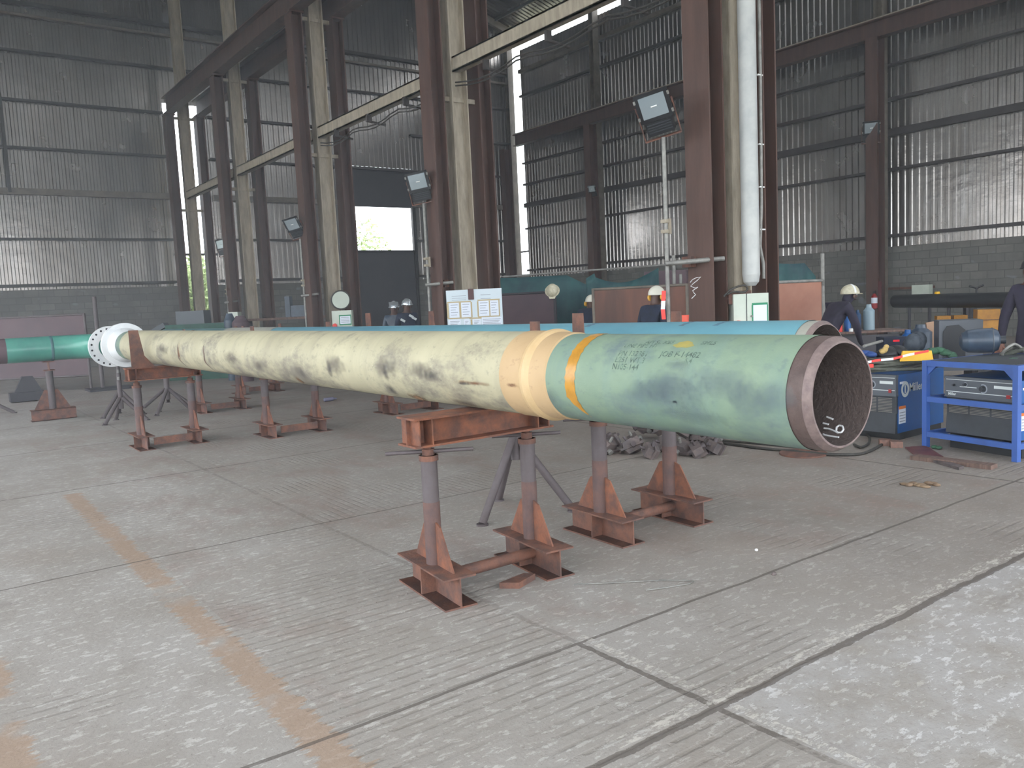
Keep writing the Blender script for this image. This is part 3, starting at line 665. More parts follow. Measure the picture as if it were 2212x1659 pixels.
# single post stand under the green spool
t = thing('support_stand', 'single post stand with wide triangular gussets under the green spool', 'support stand', (1.86, 15.55, 0), 'rusty pipe support stands')
X0, Y0 = 1.86, 15.55
MB().box((X0-.33, Y0-.1, .0), (X0+.33, Y0-.09, .18)).box((X0-.33, Y0-.1, .17), (X0+.33, Y0+.1, .182)).box((X0-.33, Y0-.1, 0), (X0+.33, Y0+.1, .012)).build('foot_beam', 'rust', t)
MB().prism([(X0-.27, Y0-.01, .18), (X0+.27, Y0-.01, .18), (X0+.1, Y0-.01, .5), (X0-.1, Y0-.01, .5)], (0, .014, 0)).build('gusset', 'rust', t)
MB().cyl((X0, Y0, .18), (X0, Y0, .82), .055, 16).build('post', 'primer', t)
hsec(MB(), 'y', (X0, Y0-.1, .815), .2, .16, .155).build('head_block', 'rust', t)
g = MB(); g.box((1.6, 19.6, .02), (2.25, 19.9, .2)); g.prism([(1.7, 19.7, .2), (2.2, 19.7, .2), (2.05, 19.7, .52), (1.85, 19.7, .52)], (0, .15, 0)); g.build('steel_block', 'dark', label='dark steel foot block lying behind the single post stand', category='steel block')

def tripod(x, y, h, label, spread=.36, rot=0., tri=3, top='tube', mt='primer', jy=.5):
    t = thing('pipe_tripod', label, 'tripod stand', (x, y, 0), 'steel tripod pipe stands')
    MB().cyl((x, y, h*jy-.12), (x, y, h), .035, 14).build('stem', mt, t)
    for k in range(3):
        a = rot+2*PI*k/3; e = V((x+spread*math.cos(a), y+spread*math.sin(a), .0))
        MB().cyl(e+V((0,0,.012)), (x+.02*math.cos(a), y+.02*math.sin(a), h*jy+.05), .03, 12).build('leg', mt, t)
        MB().cyl(e, e+V((0,0,.012)), .045, 12).build('foot_pad', mt, t)
    MB().cyl((x, y, h), (x, y, h+.05), .02, 10).build('screw', 'galv_tube', t)
    return t
tripod(2.80, 14.98, .72, 'leftmost grey pipe tripod in the cluster beneath the white flanges', rot=3.6)
tripod(2.62, 14.02, .66, 'middle grey pipe tripod in the cluster, with a bright screw top', rot=3.75)
tripod(3.45, 14.55, .70, 'rightmost grey pipe tripod in the cluster, behind the far stand', rot=3.9)
tripod(3.75, 15.9, .5, 'short grey tripod with two splayed legs behind the far stand', rot=3.4, spread=.45)
tripod(3.62, 4.97, .62, 'grey tripod straddling the floor behind the near jack stand', rot=-.78, spread=.42, jy=.85)
tripod(1.02, 17.5, .5, 'dark tripod leg leaning in at the far left edge', rot=-.2, spread=.45)

# ================================================================== THINGS ON THE FLOOR
b = MB(); b.prism([(2.54,3.70,.0),(2.62,3.62,.0),(2.78,3.68,0),(2.74,3.735,0)], (0,0,.035)); b.build('steel_offcut', 'rust', label='small rusty triangular steel offcut lying between the feet of the jack stand', category='offcut')
pts = [onZ(x, y, .006) for x, y in ((1240,1262),(1300,1260),(1360,1257),(1430,1253),(1490,1254),(1498,1256),(1488,1261),(1440,1269),(1395,1275))]
MB().tube(pts, .0035, 6).build('wire', 'galv_tube', label='thin bent wire lying on the concrete right of the jack stand', category='wire')
p = onZ(1672,1242); MB().sphere(p+V((0,0,.006)), (.018,.012,.012), 10, 6).build('cinder', 'scrap', label='tiny dark lump lying on the long floor joint', category='debris')
p = onZ(1634,1190); MB().sphere(p+V((0,0,.006)), (.011,.011,.009), 10, 6).build('pebble', 'chalk', label='tiny white pebble on the floor right of the stands', category='debris')
# discarded rags
b = MB()
for i in range(9):
    c = onZ(1955+i*8.5, 1049+random.uniform(-4, 4)); b.sphere(c+V((0,0,.008)), (random.uniform(.03,.055), random.uniform(.03,.05), random.uniform(.01,.02)), 10, 6)
b.build('work_gloves', simple('tan_leather', lin(152,128,100), lin(112,90,72), 14), label='crumpled tan gloves dropped on the floor right of the pipe end', category='glove')
# boards and plates by the blue frame
a, c = onZ(1975,990), onZ(2150,1012); d = (c-a); s_ = V((-d.y, d.x, 0)).normalized()
MB().obox((a+c)/2+s_*-.02+V((0,0,.018)), (d, s_, (0,0,1)), (d.length, .12, .036)).build('floor_board', 'wood', label='weathered reddish board on the floor in front of the blue frame', category='board')
a, c = onZ(2000,990), onZ(2075,1012)
MB().obox((a+c)/2+V((-.03,-.02,.012)), (c-a, s_, (0,0,1)), ((c-a).length, .09, .024)).build('floor_board', 'scrap', label='short dark plate beside the reddish board', category='board')
b = MB(); b.prism([onZ(1955,968,.0), onZ(1975,984,.0), onZ(2038,989,.0), onZ(2000,965,.0)], (0,0,.012)); b.build('floor_plate', simple('red_plate', lin(112,66,62), lin(92,52,50), 8, world=True), label='flat dark red plate by the left foot of the blue frame', category='plate')
c = onZ(1735,981); MB().lathe(c, c+V((0,0,.015)), [(0,.22),(1,.22)], 32).build('steel_disc', 'rust', label='round rusty steel plate on the floor beneath the pipe end', category='plate')
for i, (x, y) in enumerate(((1912,962),(1936,966))): 
    c = onZ(x, y); MB().obox(c+V((0,0,.03)), ((.6,-.8,0),(.8,.6,0),(0,0,1)), (.11,.09,.06)).build('brick', simple('broken_brick%d' % i, lin(132,96,82), lin(104,80,72), 20), label='%s broken brick on the floor before the blue welder' % ('left' if i == 0 else 'right'), category='brick')
def cable(pts, r, label, mt='rubber', cat='cable', name='cable', smooth=6):
    P = [V(p) for p in pts]; out = []
    for i in range(len(P)-1):
        p0, p1, p2, p3 = P[max(i-1,0)], P[i], P[i+1], P[min(i+2,len(P)-1)]
        for q in range(smooth):
            t = q/smooth; out.append(.5*((2*p1)+(-p0+p2)*t+(2*p0-5*p1+4*p2-p3)*t*t+(-p0+3*p1-3*p2+p3)*t**3))
    out.append(P[-1]); return MB().tube(out, r, 8).build(name, mt, label=label, category=cat)
cable([onZ(x, y, .015) for x, y in ((1540,955),(1590,961),(1640,968),(1720,975),(1800,982),(1860,980),(1895,966),(1912,955))], .014, 'black welding cable snaking on the floor behind the pipe end')
cable([onZ(x, y, .012) for x, y in ((1545,950),(1600,955),(1680,962),(1730,966),(1790,962),(1830,955))], .012, 'second black cable lying just behind the first')
cable([onZ(x, y, .02) for x, y in ((1868,935),(1878,945),(1876,958),(1860,966),(1845,960))], .013, 'black cable looping down from the left welder to the floor')

# pile of steel clamps behind the second stand
piles = [(1328,975,.10,0),(1348,962,.12,1),(1372,975,.14,2),(1392,965,.13,0),(1410,985,.10,1),(1400,945,.14,2),(1425,950,.15,0),(1447,975,.12,1),(1460,950,.14,2),(1478,985,.13,0),(1495,960,.15,1),(1505,990,.12,2),(1520,970,.14,0),(1535,985,.10,1),(1385,950,.12,0),(1470,965,.12,2)]
proto = []
for k in range(3):
    t = thing('steel_clamp', '', 'clamp', (0,0,0), 'pile of dull steel clamps'); 
    b = MB(Matrix.Rotation((.5, 1.1, -.6)[k], 4, ('X','Y','X')[k]) @ Matrix.Rotation(k*1.3, 4, 'Z')); s = 1
    b.prism([(-.09,-.05,-.06),(.05,-.05,-.07),(.09,-.05,-.01),(.07,-.05,.06),(-.03,-.05,.08),(-.10,-.05,.03)], (0,.1,0)); b.box((-.13,-.07,-.02),(.12,.07,.0)); b.build('body', 'scrap', t)
    b2 = MB(b.T); b2.cyl((-.02,-.09,.0), (-.02,.09,.0), .028, 10); b2.cyl((.0,.0,.05),(.02,.0,.13),.014,8); b2.build('bolt', 'primer' if k else 'galv_tube', t); proto.append(t)
where = ['leftmost of the pile, fallen flat','left side of the pile, behind the flat one','tall one left of the rusty post','left of the post, set back','touching the foot of the rusty post','top left of the heap behind the post','highest in the heap, behind the post','just right of the rusty post','upper middle of the heap, right of the post','front of the heap, right of the post','right of centre, upright','front right with a bright edge','right shoulder of the heap','rightmost clamp of the pile','half hidden behind the left post clamps','buried in the middle of the heap']
for i, (x, y, z, k) in enumerate(piles):
    loc = onZ(x, y, .0); lift = .085 if i not in (5,6,8,14,15) else .16
    loc = V((loc.x+(i-7.5)*.02, loc.y+(.05 if i % 2 else -.05), lift-.02))
    L = 'dull steel clamp, '+where[i]
    if proto[k] is not None and not proto[k].get('used'):
        proto[k].location = loc; proto[k]['label'] = L; proto[k]['used'] = 1
    else: dup(proto[k], loc, L, random.uniform(0, 6))
for p in proto:
    if 'used' in p: del p['used']
for o in COL.objects:
    if 'used' in o: del o['used']
# litter bottle under the pipes
c = onZ(712,862,.035); MB().lathe(c-V((.12,.02,0)), c+V((.12,-.02,0)), [(0,.02),(.05,.035),(.7,.035),(.88,.014),(1,.014)], 14).build('plastic_bottle', simple('clear_bottle', lin(120,118,140), rough=.2), label='small plastic bottle lying on the floor under the cream pipe', category='bottle')
b = MB(); a = onZ(575,832)+V((.35,.9,0)); b.box((a.x, a.y-.5, .09), (a.x+2.1, a.y+.4, .115)); 
for q in (.05, .95, 1.9): b.box((a.x+q, a.y-.5, 0), (a.x+q+.1, a.y+.4, .09))
b.build('timber_pallet', 'wood', label='low timber pallet on the floor beyond the teal pipe', category='pallet')

# ================================================================== WELDERS
def frame(o, u, v):
    u = V(u).normalized(); v = V(v).normalized(); T = Matrix((u, v, V((0,0,1)))).transposed().to_4x4(); T.translation = V(o); return T
def welder(T, w, d, z0, z1, label, logo=True, side='u1'):
    """front face at v=0 spanning u 0..w; u runs to the right as seen from the front"""
    o = T.translation; t = thing('welding_machine', label, 'welding machine', (o.x, o.y, 0))
    h = z1-z0
    MB(T).box((.0, .03, z0), (w, d, z1)).build('blue_case', 'blue', t)
    MB(T).prism([(.008, .03, z0), (.008, -.015, z0+.0), (.008, -.0, z0+h*.34), (.008, .03, z0+h*.34)], (w-.016, 0, 0)).build('lower_cover', 'dgrey', t)
    b = MB(T); b.box((.004, .005, z0+h*.34), (w-.004, .03, z0+h*.64)); gr = b.build('grille', 'dgrey', t)
    b = MB(T)
    for r_ in range(10):
        for q in range(3):
            uu = .03+(w-.06)*q/3; b.box((uu, .001, z0+h*(.36+.026*r_)), (uu+(w-.06)/3-.02, .006, z0+h*(.368+.026*r_)))
    b.build('louvres', 'vent', gr)
    b = MB(T); b.box((0, -.015, z0+h*.64), (w, .03, z1)); b.box((-.004, -.022, z0+h*.965), (w+.004, .03, z1+.004)); b.box((-.004,-.022,z0+h*.64),(w+.004,.03,z0+h*.665)); cp = b.build('control_panel', 'grey', t)
    for uu, zz, r_ in ((.55, .83, .026), (.3, .88, .013), (.14,.86,.010)):
        b = MB(T); b.cyl((w*uu, -.015, z0+h*zz), (w*uu, -.045, z0+h*zz), r_, 18, r_*.85); b.build('knob', 'dgrey', cp)
        if r_ > .011:
            b = MB(T); n = 20; vs = []
            for i in range(n+1):
                a = R(-120)+R(240)*i/n
                for q in (r_*1.25, r_*1.65): vs.append((w*uu+q*math.cos(a), -.0165, z0+h*zz+q*math.sin(a)))
            b.add(vs, [(2*i, 2*i+2, 2*i+3, 2*i+1) for i in range(n)]); b.build('dial_scale', 'ink_lt', cp)
    for a, c, zz, th, mt in ((.02,.98,.735,.012,'hivis'), (.02,.98,.95,.01,'hivis'), (.22,.46,.83,.012,'hivis')):
        MB(T).box((w*a, -.017, z0+h*zz), (w*c, -.0152, z0+h*(zz+th))).build('panel_stripe', mt, cp)
    MB(T).box((w*.70, -.018, z0+h*.85), (w*.95, -.0152, z0+h*.9)).build('display_label', 'hivis', cp)
    MB(T).box((w*.87, -.024, z0+h*.70), (w*.92, -.0152, z0+h*.76)).build('power_switch', 'red', cp)
    ur = T.to_3x3() @ V((1,0,0)); vr = T.to_3x3() @ V((0,1,0))
    flat_text('Miller', .036, T @ V((w*.05, -.0165, z0+h*.675)), ur, (0,0,1), 'maker_lettering', 'hivis', cp, .001)
    # side seen past the front right edge
    sd = T @ V((w+.001, 0, 0))
    def S(v0, v1, za, zb_): return MB(T).box((w, v0, z0+h*za), (w+.0025, v1, z0+h*zb_))
    b = S(.04, .17, .16, .41); wl_ = b.build('warning_label', 'paper', t); S(.04, .17, .41, .46).build('orange_header', simple('orange_label', lin(226,120,40)), wl_)
    for q in range(4): MB(T).box((w+.0026, .05, z0+h*(.19+.05*q)), (w+.0032, .16, z0+h*(.205+.05*q))).build('small_print', 'ink_lt', wl_)
    S(.06, .16, .84, .88).build('rating_plate', 'paper', t)
    b = MB(T); n = 32; cz = z0+h*.74; cv = .16
    b.add([(w+.0028, cv+r_*math.cos(2*PI*i/n), cz+r_*math.sin(2*PI*i/n)*1.05) for i in range(n) for r_ in (.045, .078)], [(2*i, (2*i+2) % (2*n), (2*i+3) % (2*n), 2*i+1) for i in range(n)])
    b.box((w+.0026, cv-.012, cz-.04), (w+.0034, cv+.012, cz+.04)); lg = b.build('round_emblem', 'hivis', t)
    flat_text('Miller', .12, T @ V((w+.003, .235, cz-.03)), vr, (0,0,1), 'maker_lettering', 'hivis', t, .002)
    b = MB(T); b.box((.0, .06, .0), (w, d-.05, z0)); b.build('undercarriage', 'black', t)
    return t
T1 = frame((8.0, 4.97, 0), (0, -1, 0), (1, 0, 0))
w1 = welder(T1, .57, .95, .07, .665, 'blue and grey welding machine standing free beside the pipe end')
pa, pb = V((7.86, 4.03, 0)), V((7.66, 3.14, 0)); u = (pb-pa).normalized(); vv = V((-u.y, u.x, 0))
T2 = frame(pa, u, vv); LW = (pb-pa).length
T2b = T2 @ Matrix.Translation((.14, .10, 0))
w2 = welder(T2b, LW-.2, .85, .16, .69, 'blue and grey welding machine inside the blue tube frame')
t = thing('welder_rack', 'blue painted square tube frame around a welding machine', 'frame', pa)
s = .05
for uu, dv, n in ((0,0,'post'), (LW,0,'post'), (0,1.05,'post'), (LW,1.05,'post')):
    MB(T2).box((uu-s/2, dv-s/2, 0), (uu+s/2, dv+s/2, .84)).build('post', 'blue_frame', t)
for dv in (0, 1.05):
    for z in (.13, .47, .815): MB(T2).box((s/2, dv-s/2+.004, z-s/2), (LW-s/2, dv+s/2-.004, z+s/2)).build('rail', 'blue_frame', t)
for uu in (0, LW):
    for z in (.13, .47, .815): MB(T2).box((uu-s/2+.004, s/2, z-s/2), (uu+s/2-.004, 1.05-s/2, z+s/2)).build('side_rail', 'blue_frame', t)
for uu, sg in ((s/2, 1), (LW-s/2, -1)): MB(T2).prism([(uu, -.01, .79), (uu+sg*.09, -.01, .79), (uu, -.01, .70)], (0, .02, 0)).build('corner_gusset', 'blue_frame', t)
MB(T2).box((s/2, .03, .835), (LW-s/2, 1.02, .842)).build('top_tray', 'dgrey', t)
b = MB(T2); b.sphere((.12,-.03,.02), (.03,.03,.018), 12, 8); b.sphere((.17,-.03,.02), (.025,.035,.016), 12, 8); b.build('green_rag', 'greencloth', label='small green rag on the floor at the left foot of the blue frame', category='rag')

# cables heaped on the free standing welder
t = thing('cable_coil', 'thick heap of grey welding cable coiled on the left welder', 'cable coil', (8.4, 4.6, .69))
for k in range(12):
    pts = []
    for i in range(25):
        a = 2*PI*i/24; rx, ry = .39+.04*math.sin(k*1.7), .27+.03*math.cos(k*2.3)
        pts.append((8.38+rx*math.cos(a)+.015*math.sin(3*a+k), 4.66+ry*math.sin(a), max(.69, .70+.0115*k+.016*math.sin(2*a+k*1.1))))
    MB().tube(pts, .017, 8).build('cable_turn', 'rubber' if k % 4 == 3 else 'rope', t)
c = onD(1980, 769, 8.3)
b = MB(); b.add([c+V(q) for q in ((-.10,.12,-.05),(.10,-.12,-.05),(.14,-.08,-.045),(-.05,.15,-.045),(-.07,.10,.055),(.10,-.10,.05),(.12,-.07,.045),(-.04,.13,.05))], [(3,2,1,0),(4,5,6,7),(0,1,5,4),(1,2,6,5),(2,3,7,6),(3,0,4,7)]); b.build('yellow_bag', 'yellow', label='crumpled yellow plastic packet on top of the cable heap', category='bag')
pts = [onD(x, y, 8.15) for x, y in ((1868,784),(1890,779),(1930,775),(1960,767),(2006,758))]
def ribbon(mb, pts, w, up=V((0,0,1))):
    vs = [];
    for p in pts: vs += [V(p)-up*w/2, V(p)+up*w/2]
    return mb.add(vs, [(2*i, 2*i+2, 2*i+3, 2*i+1) for i in range(len(pts)-1)])
t = thing('barrier_tape', 'red and white barrier tape stretched across the cable heap', 'tape', pts[0])
fp = []
for a, c in zip(pts, pts[1:]): fp += [a.lerp(c, q/3) for q in range(3)]
fp.append(pts[-1])
for i in range(len(fp)-1):
    ribbon(MB(), fp[i:i+2], .024).build('white_stripe' if (i//2) % 2 == 0 else 'red_stripe', 'paper' if (i//2) % 2 == 0 else 'red_lamp', t)
c = onD(1877, 790, 8.15); MB().obox(c+V((0,0,.0)), ((1,-.7,0),(.7,1,0),(0,0,1)), (.07,.05,.035)).build('red_tag', 'red_lamp', label='small red connector hanging under the barrier tape', category='connector')
def lump(name, pts, rad, mt, label, cat, sq=.5, k=7):
    b = MB()
    for i in range(len(pts)-1):
        a, c = V(pts[i]), V(pts[i+1])
        for q in range(k):
            p = a.lerp(c, (q+.5)/k)+V((random.uniform(-.3,.3), random.uniform(-.3,.3), random.uniform(-.15,.15)))*rad
            b.sphere(p, (rad*random.uniform(.7,1.2), rad*random.uniform(.7,1.2), rad*sq*random.uniform(.8,1.3)), 10, 7)
    return b.build(name, mt, label=label, category=cat)
lump('cloth_bundle', [onD(2005,760,8.5), onD(2030,757,8.5), onD(2060,768,8.4)], .06, 'greencloth', 'grey green cloth bundle between the cable heap and the blue frame', 'cloth')
lump('leather_glove', [onD(1903,763,8.6), onD(1915,748,8.8)], .035, simple('tan_glove', lin(190,160,96)), 'tan leather glove sticking up left of the yellow packet', 'glove', .7, 4)
lump('blue_rag', [onD(1866,762,8.7), onD(1888,768,8.6)], .05, simple('blue_rag', lin(40,70,130)), 'blue rag behind the pipe end at the left of the cable heap', 'rag')
lump('black_sack', [onD(1905,768,9.0), onD(1945,760,9.0)], .10, 'black', 'black plastic sack behind the yellow packet', 'sack', .6)
lump('black_sack', [onD(1965,745,9.6), onD(1985,735,9.8)], .10, simple('slate_sack', lin(46,52,60), lin(66,74,84), 14), 'dark slate sack with white glints behind the yellow packet', 'sack', 1.0)
MB().cyl(onD(1866,748,8.75), onD(1905,737,9.0), .016, 10).build('grey_tube', 'galv_tube', label='short grey tube lying left behind the tan glove', category='tube')
# load on the frame's top tray
t = thing('gas_tank', 'dark slate blue plastic tank lying on the blue frame', 'tank', onD(2125, 778, 8.35))
a, c = onD(2072, 765, 8.45), onD(2160, 752, 8.30); a.z = max(a.z, .965); c.z = max(c.z, .975)
MB().lathe(a, c, [(0,.03),(.06,.085),(.2,.115),(.5,.125),(.82,.125),(.95,.10),(1,.05)], 28).build('tank_body', 'darkblue', t)
d = (c-a).normalized(); MB().cyl(c, c+d*.05, .04, 14).build('cap', 'dgrey', t)
MB().lathe(a.lerp(c,.8), a.lerp(c,.83), [(0,.125),(.5,.13),(1,.125)], 28, False).build('rib', 'grey', t)
t = thing('hose_bundle', 'looped grey hose beside the slate tank on the blue frame', 'hose', T2 @ V((.72,.3,.85)))
for k in range(4):
    c0 = onD(2192, 760+k*3, 8.0+k*.08); pts = [c0+V((-.0,0,0))+(CR*math.cos(a)*(.11+.015*k)+CU*math.sin(a)*(.075))+CF*.05*math.sin(a*2) for a in [2*PI*i/20 for i in range(21)]]
    MB().tube(pts, .014, 8).build('hose_loop', 'rope' if k % 2 else 'galv_tube', t)
MB().tube([onD(2165,778,8.1), onD(2150,775,8.2), onD(2185,762,8.1), onD(2225,750,8.0)], .022, 8).build('hose_tail', 'rope', t)
c = onD(2189, 781, 7.72); t = thing('tape_roll', 'green and yellow tape roll with a white core at the frame corner', 'tape', c)
b = MB(); b.cyl(c+V((0,0,-.03)), c+V((0,0,-.002)), .035, 20); b.build('yellow_roll', simple('yellow_green_tape', lin(150,150,60)), t)
b = MB(); b.cyl(c+V((0,0,0)), c+V((0,0,.035)), .035, 20); b.build('green_roll', 'greencloth', t)
n_ = (CP-c).normalized(); b = MB(); b.cyl(c+n_*.034+V((0,0,.014)), c+n_*.04+V((0,0,.014)), .014, 16); b.build('white_core', 'white', t)
lump('green_glove', [onD(2130,786,8.0), onD(2160,782,7.95)], .02, 'greencloth', 'green knitted glove lying left of the tape roll', 'glove', .6, 4)

# ================================================================== BACKGROUND FURNITURE
# bench with small things
t = thing('work_bench', 'dark steel work bench beyond the teal pipe end', 'bench', (11.6, 7.1, 0))
A, B_ = onD(1800, 700, 12.7), onD(1960, 700, 12.7); A.z = B_.z = .86; d = (B_-A).normalized(); q = V((-d.y, d.x, 0))
MB().obox((A+B_)/2+q*.3, (d, q, (0,0,1)), ((B_-A).length, .7, .03)).build('bench_top', 'wood', t)
for f in (.04, .96):
    for g_ in (-.02, .6): 
        c = A.lerp(B_, f)+q*g_; MB().cbox((c.x, c.y, .42), (.06,.06,.84)).build('leg', 'dark', t)
MB().obox((A+B_)/2+q*.05+V((0,0,-.40)), (d, q, (0,0,1)), ((B_-A).length*.9, .02, .7)).build('modesty_panel', 'dark', t)
def can(px, py, w, r, h, name, mt, label, cat, z=None, prof=None):
    c = onD(px, py, w)
    if z is not None: c = onZ(px, py, z)
    return MB().lathe(c, c+V((0,0,h)), prof or [(0,r),(.9,r),(.92,r*.92),(1,r*.92)], 18).build(name, mt, label=label, category=cat)
def onbench(px, f=.2):  # point on the bench top below a sight line
    # intersect sight line's plan with the bench centre line
    dr = ray(px, 700); best = None
    for i in range(201):
        c = A.lerp(B_, i/200)+q*f; sc_ = abs((c.x*dr.y-c.y*dr.x))
        if best is None or sc_ < best[0]: best = (sc_, c)
    return best[1]+V((0,0,.016))
for px, r, h, nm, mt, lab, cat, f in ((1813,.045,.12,'red_can','red_lamp','red tin at the left end of the dark bench','tin',.1), (1831,.05,.30,'blue_bottle','blue','blue bottle with white label on the bench by the bending worker','bottle',.15),
    (1853,.05,.32,'blue_bottle',simple('deep_blue', lin(24,60,96)),'deep blue bottle just left of the clear jug','bottle',.3), (1877,.085,.40,'water_jug','jug','pale blue clear water jug on the dark bench','jug',.3), (1838,.03,.05,'white_cup','white','small white cup in front of the blue bottles','cup',.02)):
    c = onbench(px, f); o = MB().lathe(c, c+V((0,0,h)), [(0,r),(.75,r),(.88,r*.5),(1,r*.42)] if r < .1 and h > .2 else [(0,r),(.05,r*1.02),(.9,r),(.96,r*.8),(1,r*.4)], 20).build(nm, mt, label=lab, category=cat)
# things standing beyond the welders, on a long trestle
t = thing('trestle_table', 'low dark trestle standing behind the welding machines', 'table', (11.0, 5.3, 0))
A2, B2 = V((9.75, 5.75, .55)), V((11.9, 4.1, .55)); d2 = (B2-A2).normalized(); q2 = V((-d2.y, d2.x, 0))
MB().obox((A2+B2)/2+q2*.25, (d2, q2, (0,0,1)), ((B2-A2).length, .6, .03)).build('table_top', 'dark', t)
for f in (.05, .95):
    for g_ in (0, .5): c = A2.lerp(B2, f)+q2*g_; MB().cbox((c.x, c.y, .268), (.05,.05,.535)).build('leg', 'dark', t)
def ontab(px, f):
    dr = ray(px, 700); best = None
    for i in range(201):
        c = A2.lerp(B2, i/200)+q2*f; sc_ = abs((c.x*dr.y-c.y*dr.x))
        if best is None or sc_ < best[0]: best = (sc_, c)
    return best[1]+V((0,0,.016))
for px, w, h, dd, nm, mt, lab, cat in ((1927,.30,.34,.25,'tool_box','navy','navy tool box with a red light on it behind the welders','tool box'), (1962,.10,.42,.1,'blue_drum','blue','small blue drum right of the navy tool box','drum'), (1988,.17,.48,.15,'dark_drum','darkblue','slate drum with a white cap left of the cardboard','drum')):
    c = ontab(px, .25)
    if 'drum' in nm: o = MB().lathe(c, c+V((0,0,h)), [(0,w*.8),(.8,w*.8),(.9,w*.4),(1,w*.35)], 20).build(nm, mt, label=lab, category=cat)
    else:
        o = thing(nm, lab, cat, c); MB().obox(c+V((0,0,h/2)), (d2, q2, (0,0,1)), (w, dd, h)).build('box_body', mt, o)
        MB().obox(c-q2*(dd/2)+V((-.0,0,h*.86)), (d2, q2, (0,0,1)), (.08,.012,.025)).build('red_light', simple('red_light_lens', lin(255,30,50)), o)
c = ontab(2022, .3); b = MB(); b.obox(c+V((0,0,.26)), (d2+V((0,0,.12)), q2, V((0,0,1))-d2*.12), (.2,.03,.5)); b.build('cardboard_sheet', 'card', label='upright tan cardboard piece left of the grey heater cabinet', category='cardboard')
c = ontab(2025, -.02); MB().lathe(c, c+V((0,0,.17)), [(0,.07),(.9,.07),(.9,.072),(1,.072)], 20).build('paint_tin', simple('maroon_tin', lin(92,44,56)), label='maroon tin with a bright rim below the cardboard', category='tin')
# grey cabinet
t = thing('heater_cabinet', 'grey upright cabinet with rounded black front behind the blue frame', 'cabinet', (9.9, 4.6, 0))
T3 = frame((9.62, 4.78, 0), (.57,-.82,0), (.82,.57,0))
MB(T3).box((.0, .02, .55), (.45, .4, 1.13)).build('case', 'grey', t)
MB(T3).prism([(.04, -.0, .62), (.27, -.0, .62), (.27, .0, 1.02), (.2, .0, 1.08), (.08, .0, 1.07), (.04, .0, 1.0)], (0,.02,0)).build('black_front', 'black', t)
for uu in (.03, .42):
    for dv in (.05, .37): MB(T3).cbox((uu, dv, .275), (.03,.03,.55)).build('leg', 'dark', t)

# black pipe on posts along the right wall
t = thing('stored_pipe', 'big black pipe lying on props along the right wall', 'pipe', (17.5, 9, 0))
a, c = onD(1940, 655, 19.5), onD(2240, 650, 15.5); a.z = c.z = 1.15; dd_ = (c-a)
b = MB(); b.cyl(a-dd_*.02, c+dd_*.2, .155, 32); b.build('pipe_barrel', 'black', t)
for f in (.1, .27, .42, .58, .95):
    p = a.lerp(c, f); MB().cyl((p.x, p.y, 0), (p.x, p.y, 1.0), .035, 10).build('prop', 'dark', t)
p = a.lerp(c, .62); b = MB(); b.cyl((p.x, p.y, 1.3), (p.x, p.y, 1.42), .02, 8); b.cyl((p.x, p.y, 1.40), (p.x+.08, p.y-.1, 1.46), .02, 8); b.cyl((p.x, p.y, 1.40), (p.x-.1, p.y+.1, 1.45), .02, 8); b.build('forked_fitting', 'black', t)
p = a.lerp(c, .33); MB().cyl((p.x, p.y, 1.302), (p.x, p.y, 1.35), .06, 14, .05).build('plastic_disc', 'yellow', label='yellow cap lying on the big black pipe', category='cap')
def wallbox(px0, py0, px1, py1, X, dpt, name, mt, label, cat):
    a, c = onX(px0, py1, X), onX(px1, py0, X); b = MB(); b.box((X, c.y, a.z), (X-dpt, a.y, c.z)); return b.build(name, mt, label=label, category=cat)
o = wallbox(1977, 614, 2015, 640, 23.9, .2, 'switch_box', 'cabinet', 'pale switch box on the block wall above the black pipe', 'electrical box')
o['label'] = 'pale switch box on the block wall above the black pipe'
a = onX(1990, 622, 23.9); trimbox((23.93, a.y-.35, a.z-.02), (24.0, a.y+1.1, a.z+.05), 'rust')
# ochre bins and boxes by the wall
c1 = onD(2131, 712, 16.5); t = thing('ochre_bin', 'ochre plastic crate standing under the black pipe at right', 'bin', (c1.x, c1.y, .45))
x_, y_ = c1.x, c1.y
MB().obox((x_, y_, .62), ((.6,-.8,0),(.8,.6,0),(0,0,1)), (.36,.3,.3)).obox((x_, y_, .88), ((.6,-.8,0),(.8,.6,0),(0,0,1)), (.4,.34,.2)).build('crate_shell', 'ygold', t); MB().obox((x_, y_, .235), ((.6,-.8,0),(.8,.6,0),(0,0,1)), (.5,.4,.47)).build('base_crate', 'dark', t)
MB().obox((x_, y_, .775), ((.6,-.8,0),(.8,.6,0),(0,0,1)), (.41,.35,.012)).build('lip_line', 'wood', t)
for px, nm in ((2036, 'left'), (2072, 'right')):
    c = onD(px, 690, 17.6); MB().obox((c.x, c.y, .42), ((.6,-.8,0),(.8,.6,0),(0,0,1)), (.26,.3,.84)).build('ochre_box', 'ygold', label='dull ochre box under the black pipe, the %s one above the heater cabinet' % nm, category='box')
for k, px in enumerate((2095,)):
    c = onD(px, 690, 18.4); MB().obox((c.x, c.y, .48), ((.6,-.8,0),(.8,.6,0),(0,0,1)), (.22,.3,.96)).build('dark_locker', 'dark', label='dark locker between the ochre boxes and the ochre crate', category='locker')
for px, w in ((2112, 12.2), (2145, 12.5)):
    c = onD(px, 745, w); MB().lathe((c.x, c.y, 0), (c.x, c.y, c.z+.1), [(0,.18),(.8,.18),(.93,.13),(1,.04)], 20).build('black_drum', 'black', label='black domed drum behind the slate tank, the %s one' % ('left' if px < 2130 else 'right'), category='drum')
